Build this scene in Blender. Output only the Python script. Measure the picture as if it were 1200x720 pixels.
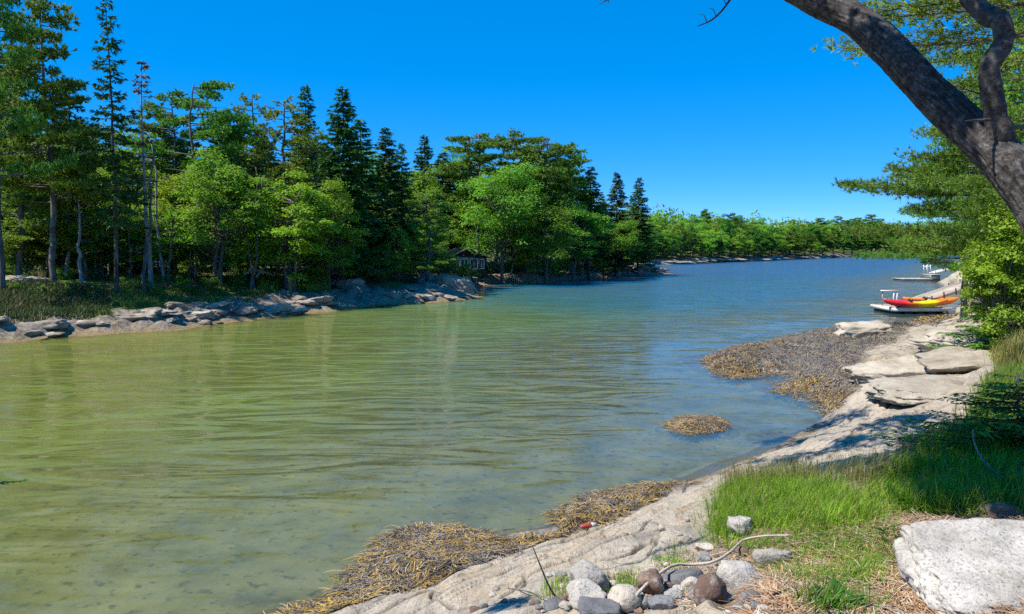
import bpy, math, random
import numpy as np
from math import sin, cos, pi, radians
from mathutils import Vector, Matrix
np.seterr(all='ignore')
scene = bpy.context.scene
for o in list(bpy.data.objects):
    bpy.data.objects.remove(o)
COL = scene.collection

# ---------------------------------------------------------------- camera
F, W, H = 924.0, 1200.0, 720.0
HOR = 291.0
PITCH = math.atan((360 - HOR) / F)
CAMZ = 3.0
cam_data = bpy.data.cameras.new('camera')
cam = bpy.data.objects.new('camera', cam_data)
COL.objects.link(cam)
cam_data.sensor_width = 36.0
cam_data.lens = 36.0 * F / W
cam_data.clip_start = 0.05
cam_data.clip_end = 8000.0
cam.location = (0, 0, CAMZ)
cam.rotation_euler = (pi / 2 - PITCH, 0, 0)
scene.camera = cam

# ---------------------------------------------------------------- light
SUN_EL, SUN_AZ = radians(56), radians(-108)     # azimuth measured from +Y towards +X
world = bpy.data.worlds.new('World')
scene.world = world
world.use_nodes = True
wn, wl = world.node_tree.nodes, world.node_tree.links
wn.clear()
sky = wn.new('ShaderNodeTexSky'); sky.sky_type = 'NISHITA'
sky.sun_disc = False
sky.sun_elevation = SUN_EL
sky.sun_rotation = SUN_AZ
sky.altitude = 0.0; sky.air_density = 0.3; sky.dust_density = 0.0; sky.ozone_density = 8.0
grade = wn.new('ShaderNodeHueSaturation')
grade.inputs['Saturation'].default_value = 1.88
grade.inputs['Hue'].default_value = 0.506
grade.inputs['Value'].default_value = 2.8
bg = wn.new('ShaderNodeBackground'); bg.inputs['Strength'].default_value = 0.15
wo = wn.new('ShaderNodeOutputWorld')
soft = wn.new('ShaderNodeGamma'); soft.inputs['Gamma'].default_value = 0.46
wl.new(sky.outputs[0], soft.inputs['Color']); wl.new(soft.outputs[0], grade.inputs['Color']); wl.new(grade.outputs[0], bg.inputs['Color'])
wl.new(bg.outputs[0], wo.inputs['Surface'])
sun_data = bpy.data.lights.new('sun', 'SUN')
sun_data.energy = 4.9; sun_data.angle = radians(0.5); sun_data.color = (1.0, 0.94, 0.83)
sun = bpy.data.objects.new('sun', sun_data); COL.objects.link(sun)
TO_SUN = Vector((sin(SUN_AZ) * cos(SUN_EL), cos(SUN_AZ) * cos(SUN_EL), sin(SUN_EL)))
sun.rotation_euler = TO_SUN.to_track_quat('Z', 'Y').to_euler()
sun.location = (-20, -10, 40)
vs = scene.view_settings
scene.display_settings.display_device = 'sRGB'
vs.view_transform = 'Standard'; vs.look = 'None'; vs.exposure = 0.55; vs.gamma = 1.0
vs.use_curve_mapping = False
cy = scene.cycles
cy.max_bounces = 5; cy.diffuse_bounces = 2; cy.glossy_bounces = 2; cy.transmission_bounces = 3
cy.transparent_max_bounces = 8; cy.caustics_reflective = False; cy.caustics_refractive = False
cy.use_adaptive_sampling = True; cy.adaptive_threshold = 0.02
cy.use_denoising = False
cy.sample_clamp_indirect = 6.0

# ---------------------------------------------------------------- pixel <-> place helpers
def ray(px, py):
    u = (np.asarray(px, float) - W / 2) / F; v = (H / 2 - np.asarray(py, float)) / F
    return u, cos(PITCH) + v * sin(PITCH), -sin(PITCH) + v * cos(PITCH)
def at_z(px, py, z=0.0):
    a, b, c = ray(px, py); t = (z - CAMZ) / c
    return a * t, b * t
def at_y(px, py, Y):
    a, b, c = ray(px, py); t = Y / b
    return Vector((float(a * t), float(Y), float(CAMZ + c * t)))
def top_z(py, Y):
    return at_y(600, py, Y).z

# ---------------------------------------------------------------- noise
_rs = np.random.RandomState(11)
_perm = np.concatenate([_rs.permutation(256)] * 3)
_grad = _rs.normal(size=(256, 3)); _grad /= np.linalg.norm(_grad, axis=1)[:, None]
def noise(x, y, z=0.0):
    x, y, z = np.broadcast_arrays(np.asarray(x, float), np.asarray(y, float), np.asarray(z, float))
    xi, yi, zi = np.floor(x).astype(int), np.floor(y).astype(int), np.floor(z).astype(int)
    xf, yf, zf = x - xi, y - yi, z - zi
    u, v, w = [t * t * t * (t * (t * 6 - 15) + 10) for t in (xf, yf, zf)]
    r = 0
    for dx in (0, 1):
        for dy in (0, 1):
            for dz in (0, 1):
                h = _perm[(_perm[(_perm[(xi + dx) & 255] + yi + dy) & 255] + zi + dz) & 255]
                g = _grad[h]
                d = g[..., 0] * (xf - dx) + g[..., 1] * (yf - dy) + g[..., 2] * (zf - dz)
                r = r + d * (u if dx else 1 - u) * (v if dy else 1 - v) * (w if dz else 1 - w)
    return r * 1.5
def fbm(x, y, z=0.0, oct=4, gain=0.5, lac=2.03):
    s, a = 0, 1.0
    for i in range(oct):
        s = s + a * noise(x + 17.3 * i, y - 9.1 * i, z + 3.7 * i)
        x, y, z, a = x * lac, y * lac, z * lac, a * gain
    return s
def smooth(a, b, x):
    t = np.clip((x - a) / (b - a), 0, 1)
    return t * t * (3 - 2 * t)

def sdist(poly, x, y):
    """signed distance, positive inside the closed polygon"""
    x = np.asarray(x, float); y = np.asarray(y, float)
    d2 = np.full(x.shape, 1e18); ins = np.zeros(x.shape, bool)
    n = len(poly)
    for i in range(n):
        ax, ay = poly[i]; bx, by = poly[(i + 1) % n]
        ex, ey = bx - ax, by - ay
        t = np.clip(((x - ax) * ex + (y - ay) * ey) / (ex * ex + ey * ey + 1e-12), 0, 1)
        d2 = np.minimum(d2, (x - ax - t * ex) ** 2 + (y - ay - t * ey) ** 2)
        c = ((ay > y) != (by > y)) & (x < (bx - ax) * (y - ay) / (by - ay + 1e-12) + ax)
        ins ^= c
    d = np.sqrt(d2)
    return np.where(ins, d, -d)

# ---------------------------------------------------------------- mesh collector
class MB:
    def __init__(s):
        s.v, s.q, s.t, s.c, s.n = [], [], [], [], 0
    def add(s, v, q=None, t=None, c=None):
        v = np.asarray(v, float).reshape(-1, 3)
        if q is not None and len(q): s.q.append(np.asarray(q, int) + s.n)
        if t is not None and len(t): s.t.append(np.asarray(t, int) + s.n)
        if c is None: c = np.ones((len(v), 3)) * 0.5
        c = np.asarray(c, float)
        if c.ndim == 1: c = np.tile(c, (len(v), 1))
        s.c.append(c); s.v.append(v); s.n += len(v)
    def mesh(s, name, mat, shade=False, colors=False, attrs=None):
        me = bpy.data.meshes.new(name)
        V = np.concatenate(s.v) if s.v else np.zeros((0, 3))
        Q = np.concatenate(s.q) if s.q else np.zeros((0, 4), int)
        T = np.concatenate(s.t) if s.t else np.zeros((0, 3), int)
        me.vertices.add(len(V)); me.vertices.foreach_set('co', V.astype(np.float32).ravel())
        nl = Q.size + T.size
        me.loops.add(nl); me.loops.foreach_set('vertex_index', np.concatenate([Q.ravel(), T.ravel()]).astype(np.int32))
        me.polygons.add(len(Q) + len(T))
        st = np.concatenate([np.arange(len(Q)) * 4, Q.size + np.arange(len(T)) * 3]).astype(np.int32)
        me.polygons.foreach_set('loop_start', st)
        if shade: me.polygons.foreach_set('use_smooth', np.ones(len(st), bool))
        if colors:
            a = me.color_attributes.new('tint', 'FLOAT_COLOR', 'POINT')
            C = np.concatenate(s.c); C = np.concatenate([C, np.ones((len(C), 1))], 1)
            a.data.foreach_set('color', C.astype(np.float32).ravel())
        if attrs:
            for k, arr in attrs.items():
                a = me.attributes.new(k, 'FLOAT', 'POINT'); a.data.foreach_set('value', np.asarray(arr, np.float32))
        me.update(calc_edges=True); me.validate()
        if mat:
            for m in (mat if isinstance(mat, (list, tuple)) else [mat]): me.materials.append(m)
        return me
    def build(s, name, mat, parent=None, shade=False, **k):
        return link(name, s.mesh(name, mat, shade, **k), parent)
def link(name, me, parent=None):
    o = bpy.data.objects.new(name, me); COL.objects.link(o)
    if parent is not None: o.parent = parent
    return o
def tag(o, label=None, cat=None, group=None, kind=None):
    if label: o['label'] = label
    if cat: o['category'] = cat
    if group: o['group'] = group
    if kind: o['kind'] = kind
    return o
def empty(name, loc=(0, 0, 0), rz=0, label=None, cat=None, group=None):
    o = bpy.data.objects.new(name, None); COL.objects.link(o)
    o.location = loc; o.rotation_euler = (0, 0, rz); o.empty_display_size = 0.2
    return tag(o, label, cat, group)
def copy_tree(o, parent=None):
    c = o.copy(); COL.objects.link(c)
    if parent is not None: c.parent = parent
    for ch in list(o.children): copy_tree(ch, c)
    return c

def tube(mb, pts, rad, n=8, c=None, cap=True, rough=0.0, seed=0):
    P = np.asarray(pts, float); m = len(P)
    R = np.broadcast_to(np.asarray(rad, float), (m,))
    T = np.gradient(P, axis=0); T /= np.linalg.norm(T, axis=1)[:, None] + 1e-9
    ref = np.array([0, 0, 1.0]) if abs(T[0, 2]) < 0.9 else np.array([1.0, 0, 0])
    u = np.cross(T[0], ref); u /= np.linalg.norm(u)
    U = np.zeros_like(P); U[0] = u
    for i in range(1, m):
        u = U[i - 1] - T[i] * np.dot(U[i - 1], T[i]); U[i] = u / (np.linalg.norm(u) + 1e-9)
    Vv = np.cross(T, U)
    a = np.linspace(0, 2 * pi, n, endpoint=False)
    rr = np.ones((m, n))
    if rough:
        rr = 1 + rough * noise(np.cos(a)[None] * 1.7 + seed, np.sin(a)[None] * 1.7, (np.arange(m) * 0.35)[:, None] + seed)
    ring = P[:, None] + (U[:, None] * np.cos(a)[None, :, None] + Vv[:, None] * np.sin(a)[None, :, None]) * (R[:, None] * rr)[:, :, None]
    i = np.arange(m - 1)[:, None] * n; j = np.arange(n)[None]; k = (np.arange(n)[None] + 1) % n
    q = np.stack([i + j, i + k, i + n + k, i + n + j], -1).reshape(-1, 4)
    V = ring.reshape(-1, 3); t = None
    if cap:
        V = np.concatenate([V, P[:1], P[-1:]]); b = m * n
        jj = np.arange(n); kk = (jj + 1) % n
        t = np.concatenate([np.stack([np.full(n, b), kk, jj], 1), np.stack([np.full(n, b + 1), (m - 1) * n + jj, (m - 1) * n + kk], 1)])
    mb.add(V, q, t, c)
def box(mb, x0, x1, y0, y1, z0, z1, c=None, M=None):
    v = np.array([[x, y, z] for z in (z0, z1) for x, y in ((x0, y0), (x1, y0), (x1, y1), (x0, y1))], float)
    if M is not None: v = v @ np.array(M.to_3x3()).T + np.array(M.translation)
    mb.add(v, [[3, 2, 1, 0], [4, 5, 6, 7], [0, 1, 5, 4], [1, 2, 6, 5], [2, 3, 7, 6], [3, 0, 4, 7]], None, c)
def spline(pts, n):
    P = np.asarray(pts, float); m = len(P)
    d = np.concatenate([[0], np.cumsum(np.linalg.norm(np.diff(P[:, :3], axis=0), axis=1))]); 
    s = np.linspace(0, d[-1], n)
    out = np.zeros((n, P.shape[1]))
    idx = np.clip(np.searchsorted(d, s, 'right') - 1, 0, m - 2)
    t = (s - d[idx]) / (d[idx + 1] - d[idx] + 1e-9)
    p0, p1, p2, p3 = P[np.maximum(idx - 1, 0)], P[idx], P[idx + 1], P[np.minimum(idx + 2, m - 1)]
    t = t[:, None]
    return 0.5 * (2 * p1 + (p2 - p0) * t + (2 * p0 - 5 * p1 + 4 * p2 - p3) * t ** 2 + (3 * p1 - p0 - 3 * p2 + p3) * t ** 3)

# ---------------------------------------------------------------- material helper
class NT:
    def __init__(s, name, rough=0.8, spec=0.3):
        s.m = bpy.data.materials.new(name); s.m.use_nodes = True
        s.t = s.m.node_tree; s.n = s.t.nodes; s.l = s.t.links
        s.b = s.n['Principled BSDF']; s.out = s.n['Material Output']
        s.b.inputs['Roughness'].default_value = rough
        s.b.inputs['Specular IOR Level'].default_value = spec
        s.tc = s.n.new('ShaderNodeTexCoord')
    def new(s, k, **kw):
        n = s.n.new('ShaderNode' + k)
        for a, v in kw.items():
            if hasattr(n, a) and a not in ('inputs',): setattr(n, a, v)
        return n
    def lk(s, a, b): s.l.new(a, b)
    def co(s, kind='Object', scale=(1, 1, 1), rot=(0, 0, 0)):
        mp = s.new('Mapping'); mp.inputs['Scale'].default_value = scale; mp.inputs['Rotation'].default_value = rot
        src = s.tc.outputs[kind] if kind in ('Object', 'Generated') else s.new('NewGeometry').outputs['Position']
        s.lk(src, mp.inputs['Vector']); return mp.outputs[0]
    def noise(s, vec, scale, detail=5, rough=0.55, dist=0.0):
        n = s.new('TexNoise'); n.inputs['Scale'].default_value = scale; n.inputs['Detail'].default_value = detail
        n.inputs['Roughness'].default_value = rough; n.inputs['Distortion'].default_value = dist
        s.lk(vec, n.inputs['Vector']); return n.outputs['Fac']
    def voronoi(s, vec, scale, feature='F1', out='Distance'):
        n = s.new('TexVoronoi', feature=feature); n.inputs['Scale'].default_value = scale
        s.lk(vec, n.inputs['Vector']); return n.outputs[out]
    def ramp(s, fac, stops, mode='LINEAR'):
        r = s.new('ValToRGB'); r.color_ramp.interpolation = mode; e = r.color_ramp.elements
        while len(e) > 1: e.remove(e[-1])
        e[0].position = stops[0][0]; e[0].color = col(stops[0][1])
        for p, c in stops[1:]:
            x = e.new(p); x.color = col(c)
        s.lk(fac, r.inputs[0]); return r.outputs[0]
    def mix(s, fac, a, b, mode='MIX'):
        m = s.new('MixRGB', blend_type=mode)
        for i, v in ((0, fac), (1, a), (2, b)):
            if isinstance(v, (int, float)): m.inputs[i].default_value = v if i == 0 else (v, v, v, 1)
            elif isinstance(v, tuple): m.inputs[i].default_value = col(v)
            else: s.lk(v, m.inputs[i])
        return m.outputs[0]
    def math(s, op, a, b=0.0, c=None):
        m = s.new('Math', operation=op)
        for i, v in enumerate((a, b) if c is None else (a, b, c)):
            if isinstance(v, (int, float)): m.inputs[i].default_value = v
            else: s.lk(v, m.inputs[i])
        return m.outputs[0]
    def attr(s, name, out='Fac'):
        a = s.new('Attribute', attribute_name=name); return a.outputs[out]
    def bump(s, h, strength=0.5, dist=0.02, prev=None):
        b = s.new('Bump'); b.inputs['Strength'].default_value = strength; b.inputs['Distance'].default_value = dist
        s.lk(h, b.inputs['Height'])
        if prev is not None: s.lk(prev, b.inputs['Normal'])
        return b.outputs[0]
    def base(s, c):
        if isinstance(c, tuple): s.b.inputs['Base Color'].default_value = col(c)
        else: s.lk(c, s.b.inputs['Base Color'])
    def normal(s, n): s.lk(n, s.b.inputs['Normal'])
def col(c):
    if isinstance(c, (int, float)): return (c, c, c, 1)
    return (c[0], c[1], c[2], 1)
# ================================================================ TERRAIN
def poly_px(l): return [tuple(float(v) for v in at_z(a, b, 0.0)) for a, b in l]
L_SHORE = poly_px([(-260, 437), (-100, 416), (0, 402), (60, 396), (130, 391), (200, 388), (240, 382), (300, 374), (340, 370),
    (400, 363), (460, 357), (520, 354), (553, 350), (560, 345), (548, 340), (556, 336.5), (575, 333), (610, 332), (650, 330), (690, 327),
    (712, 324.8), (735, 323.6), (760, 323), (783, 320.6), (772, 318)])
LEFT = L_SHORE + [(10, 112), (-40, 135), (-200, 160), (-260, 60), (-120, 8), (-40, 8)]
FAR = poly_px([(560, 314), (700, 311.5), (745, 310.3), (790, 309.6), (870, 306.3), (930, 303.8), (1000, 301), (1060, 299.2), (1100, 298.2)]) + \
      [(330, 400), (700, 420), (1200, 900), (1200, 1500), (-900, 1500), (-900, 300)]
NEAR_SHORE = poly_px([(-250, 900), (300, 735), (380, 717), (440, 699), (487, 683), (540, 664), (593, 645), (647, 627), (700, 611), (725, 604), (775, 580),
    (807, 567), (837, 555), (900, 530), (935, 510), (963, 493), (972, 483), (967, 467), (947, 458), (917, 453), (940, 447), (933, 437),
    (900, 436), (867, 438), (840, 434), (827, 418), (867, 410), (907, 404), (927, 397), (955, 388), (987, 380), (1033, 376), (1056, 380),
    (1066, 388), (1100, 381), (1117, 371), (1128, 358), (1150, 352)]) 
RIGHT = NEAR_SHORE + poly_px([(1148, 344), (1122, 341), (1106, 336), (1098, 331), (1118, 326), (1135, 320), (1128, 312), (1150, 303.5)]) + \
      [(240, 210), (420, 60), (200, -60), (-30, -60), (-14, -3)]
# control heights: (px, py, z)
CP = [(p, q, 0.0) for p, q in [(380, 717), (487, 683), (593, 645), (700, 611), (775, 580), (837, 555), (900, 530), (963, 493), (972, 483),
    (947, 458), (917, 453), (933, 437), (867, 438), (827, 418), (907, 404), (955, 388), (1066, 388), (1100, 381), (1117, 371),
    (1128, 358), (1148, 344), (1106, 336), (1098, 331), (1135, 320)]]
CP += [(900, 422, .1), (960, 430, .16), (1000, 450, .22), (1000, 412, .26), (1060, 402, .25), (990, 472, .22), (945, 410, .12),
    (1010, 383, .42), (1033, 381, .35), (1035, 465, .5), (1100, 462, .62), (1080, 420, .55), (1130, 400, .75), (1180, 395, .95),
    (1150, 375, .7), (1150, 435, .8), (1200, 450, 1.25), (1200, 412, 1.35), (1170, 480, 1.15), (1110, 490, .95), (1050, 495, .82),
    (1000, 505, .68), (950, 518, .42), (1000, 540, .85), (930, 545, .5), (870, 565, .42), (800, 605, .5), (720, 642, .55), (640, 662, .45),
    (560, 682, .35), (500, 702, .3), (600, 708, .68), (700, 692, .85), (800, 655, .82), (860, 620, .85), (820, 702, 1.02), (900, 705, 1.14),
    (900, 645, .98), (950, 600, 1.02), (1050, 545, 1.05), (1100, 565, 1.15), (1200, 560, 1.3), (1100, 640, 1.2), (1000, 640, 1.12),
    (1000, 705, 1.22), (1200, 705, 1.3)]
CW = [(*map(float, at_z(a, b, z)), z) for a, b, z in CP]
CW += [(0, 0, 1.4), (-1, 2, 1.05), (2, 1, 1.45), (-3, 2, .55), (-4.5, 3.3, 0.05), (10, 8, 1.9), (20, 20, 2.4), (16, 15, 1.9), (32, 30, 3.6), (26, 40, 2.2), (12.5, 20, 1.0), (15, 23, 1.45), (18, 28, 1.4), (21.5, 33, 1.3), (24, 45, 1.2), (11.2, 16.5, 1.15),
    (4, -5, 1.9), (-6, -3, 1.0), (30, 60, 3.5), (40, 80, 4), (30, 0, 3), (60, 30, 5)]
for i in range(1, len(NEAR_SHORE) - 8, 3):       # the bed off the shore
    (ax, ay), (bx, by) = NEAR_SHORE[i], NEAR_SHORE[i + 1]
    nx, ny = -(by - ay), bx - ax; l = math.hypot(nx, ny)
    for d, z in ((1.3, -.22), (4.5, -.7), (9, -1.3)):
        x, y = ax + nx / l * d, ay + ny / l * d
        if sdist(RIGHT, np.array([x]), np.array([y]))[0] < -d * .7: CW.append((x, y, z))
CW = np.array(CW)
_D = np.hypot(CW[:, None, 0] - CW[None, :, 0], CW[:, None, 1] - CW[None, :, 1])
_C2 = 0.3
_A = np.sqrt(_D ** 2 + _C2) * -1
_wt = np.linalg.solve(_A + np.eye(len(CW)) * -0.0 - np.eye(len(CW)) * 0.02, CW[:, 2] - 0.5)
def rbf(x, y):
    r = np.full(np.shape(x), 0.5)
    for (cx, cy_, _), w in zip(CW, _wt): r = r - w * np.sqrt((x - cx) ** 2 + (y - cy_) ** 2 + _C2)
    return r
def px_bump(px, py, z, rx, ry, h):
    x, y = at_z(px, py, z); return (float(x), float(y), rx, ry, h)
MOUNDS = [px_bump(492, 646, .1, .55, .42, .09), px_bump(590, 632, 0, .55, .3, .10), px_bump(455, 676, 0, .4, .35, .09), px_bump(525, 668, 0.02, .5, .3, .09),
          px_bump(700, 598, .05, .5, .45, .15), px_bump(752, 578, .05, .6, .35, .13), px_bump(650, 622, .0, .45, .25, .09),
          px_bump(817, 495, .05, .62, .55, .16), px_bump(865, 425, .1, 1.2, 1.0, .1), px_bump(950, 405, .1, 1.4, 1.2, .1)]
def mound(x, y):
    r = 0
    for cx, cy_, rx, ry, h in MOUNDS:
        r = r + h * 1.45 * np.exp(-(((x - cx) / rx) ** 2 + ((y - cy_) / ry) ** 2) ** 1.3)
    return r
BED = -1.05
def CRACK(x, y):
    u = x * .80 - y * .60; v = x * .60 + y * .80
    wq = fbm(x * .35, y * .35, 2, 3); wj = .25 * fbm(x * 3, y * 3, 14, 3)
    c1 = np.exp(-((noise(u * 1.9 + .5 * wq, v * .35 + wq, 12) + .06 * wj) / .022) ** 2)
    c2 = np.exp(-((noise(u * .8 + wq, v * 1.1, 22) + .05 * wj) / .012) ** 2)
    c3 = np.exp(-((noise(u * 3.6 + wq, v * .8 + wq, 32) + .08 * wj) / .03) ** 2) * smooth(-.1, .3, noise(u * .6, v * .5, 5))
    return np.maximum(np.maximum(c1, c2), c3 * .8) * (1 - SOIL(x, y))
def height(x, y, detail=True):
    x = np.asarray(x, float); y = np.asarray(y, float)
    dR, dL, dF = sdist(RIGHT, x, y), sdist(LEFT, x, y), sdist(FAR, x, y)
    # near and right bank
    a = rbf(x, y)
    a = np.where(dR > 0, np.maximum(a, 0.02 + np.minimum(dR, 1) * .1), np.minimum(a, -0.03 - np.minimum(-dR, 1) * .08))
    b = np.where(dR > 0, 1.9 * (1 - np.exp(-dR / 4)) + .09 * dR, dR * .25)
    hR = a + (b - a) * smooth(45, 62, y)
    hR = np.where(dR < -9, np.minimum(hR, -1.2), hR)
    hR = np.where((dR < 0), np.maximum(hR, mound(x, y) - .16), hR + mound(x, y) * .35)
    # left bank
    hL = np.where(dL > 0, 0.75 * (1 - np.exp(-dL / 1.6)) + 0.75 * smooth(3, 8, dL) + np.minimum(np.maximum(dL - 8, 0), 40) * .022, dL * .12)
    hF = np.where(dF > 0, 1.6 * (1 - np.exp(-dF / 5)) + dF * .028, dF * .12)
    if detail:
        far = smooth(0, 60, np.hypot(x, y))
        wL = 1.0 + 1.2 * smooth(28, 42, y); rockL = np.exp(-((dL - wL) / wL) ** 2)
        n = fbm(x * .55, y * .55, 3.1, 4)
        hL = hL + rockL * (0.35 * n + .28 * np.abs(noise(x * 1.1, y * 1.1, 8)) * 1.6) * smooth(-.5, .6, dL) + .09 * fbm(x * .5, y * .5, 1, 3)
        hF = hF + np.where(dF > 0, .5 * np.abs(fbm(x * .12, y * .12, 5, 3)), 0)
        # bedrock of the near bank: strata run along the shore
        u = x * .80 - y * .60; v = x * .60 + y * .80
        wq = fbm(x * .35, y * .35, 2, 3)
        s = u * 1.5 + wq * 1.5
        st = (s - np.floor(s)); step = (np.floor(s) + smooth(.0, .22, st)) - s
        m = smooth(-.6, .5, dR) * smooth(0, .25, hR + .1)
        soft = 1 - SOIL(x, y)
        hR = hR + m * soft * (.055 * step + .05 * fbm(u * 1.3, v * .4, 7, 4) + .022 * fbm(u * 5, v * 1.6, 9, 4))
        hR = hR - m * .045 * CRACK(x, y) * smooth(50, 35, y)
        hR = hR + (1 - soft) * (.03 * fbm(x * 2.2, y * 2.2, 4, 4))
        wd = WEED(x, y)
        hR = hR + wd * (.07 * fbm(x * 2.1, y * 2.1, 3, 3) + .03 * np.abs(noise(x * 6, y * 6, 2))) * smooth(-.3, .1, dR)
        hR = np.where(y > 40, hR + smooth(40, 50, y) * smooth(0, 1.5, dR) * (.6 * np.abs(fbm((x * .5 + y * .15) * .9, y * .12, 6, 3))), hR)
    bed = np.full(x.shape, BED)
    return np.maximum(np.maximum(hR, hL), np.maximum(hF, bed - .3 * 0))

_ts = np.concatenate([np.linspace(1.5, 40, 1500), np.linspace(40, 500, 1200)[1:]])
def hit(px, py, fn=None):
    """where the line of sight through a photo pixel meets the smooth ground"""
    a, b, c = ray(px, py)
    X, Y, Z = a * _ts, b * _ts, CAMZ + c * _ts
    Hh = np.maximum(height(X, Y, False), 0.0)
    i = np.argmax(Z < Hh)
    if i == 0 and not (Z < Hh).any(): i = len(_ts) - 1
    return float(X[i]), float(Y[i]), float(Hh[i])
def SOIL(x, y): return np.zeros(np.shape(x))
def WEED(x, y): return np.zeros(np.shape(x))
SOIL_PX = [(930, 760), (880, 735), (845, 715), (815, 694), (835, 668), (822, 648), (842, 622), (838, 597), (852, 570), (880, 562), (935, 562), (985, 572), (1015, 568), (1035, 548), (1044, 528),
           (1085, 506), (1130, 498), (1150, 480), (1152, 462), (1172, 448), (1168, 432), (1172, 412), (1188, 402)]
SOIL_P = [hit(a, b)[:2] for a, b in SOIL_PX] + [(18, 18), (22, 26), (27, 36), (60, 60), (60, -40), (-4, -40), (-3, 0), (-1.2, 2.2)]
def SOIL(x, y):
    d = sdist(SOIL_P, x, y) + .12 * fbm(x * 2, y * 2, 31, 3)
    return smooth(-.08, .12, d)
WEED_PX = [(822, 420), (862, 404), (900, 398), (925, 390), (960, 386), (985, 388), (1008, 392), (1030, 384), (1062, 384), (1075, 392), (1060, 404), (1030, 412), (1008, 424), (1012, 436), (1000, 446), (1020, 456), (1030, 462), (985, 480), (978, 492),
           (950, 470), (900, 455), (925, 440), (840, 440)]
WEED_P = [tuple(map(float, at_z(a, b, .15))) for a, b in WEED_PX]
def WEED(x, y):
    d = sdist(WEED_P, x, y) + .35 * fbm(x * 1.2, y * 1.2, 41, 3)
    m = mound(x, y)
    return np.maximum(smooth(-.2, .3, d), smooth(.05, .1, m))

def polar(r, th):
    X = np.outer(r, np.sin(th)); Y = np.outer(r, np.cos(th)); return X, Y
def grid_faces(nr, nt, wrap=False):
    i = np.arange(nr - 1)[:, None]; j = np.arange(nt - 1 if not wrap else nt)[None]
    k = (j + 1) % nt
    return np.stack(np.broadcast_arrays(i * nt + j, i * nt + k, (i + 1) * nt + k, (i + 1) * nt + j), -1).reshape(-1, 4)
def tgrid(r, th, keep):
    X, Y = polar(r, th); Z = height(X, Y)
    f = grid_faces(len(r), len(th))
    hz = Z.ravel()[f].max(-1)
    f = f[(hz > -1.0)]
    return X, Y, Z, f
parts_v, parts_f, n0 = [], [], 0
thf = np.radians(np.linspace(-37, 37, 760)); 
def rseq(a, b, k): 
    n = int(math.log(b / a) / math.log(k)) + 1; return np.geomspace(a, b, n)
r_all = np.concatenate([rseq(1.6, 4.5, 1.008)[:-1], rseq(4.5, 34, 1.0055)[:-1], rseq(34, 110, 1.013)[:-1], rseq(110, 1500, 1.03)])
thc = np.radians(np.concatenate([np.linspace(37, 180, 90), np.linspace(-180, -37, 90)[1:]]))
r_c = np.concatenate([[0.01], rseq(.4, 110, 1.045)[:-1], rseq(110, 1500, 1.08)])
tiles = []
for r, th in ((r_all, thf), (np.concatenate([[.01], rseq(.3, 1.6, 1.1)]), thf[::12] if (len(thf) - 1) % 12 == 0 else np.append(thf[::12], thf[-1])), (r_c, thc)):
    X, Y, Z, f = tgrid(r, th, None)
    V = np.stack([X.ravel(), Y.ravel(), Z.ravel()], 1)
    tiles.append((V, f))
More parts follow.
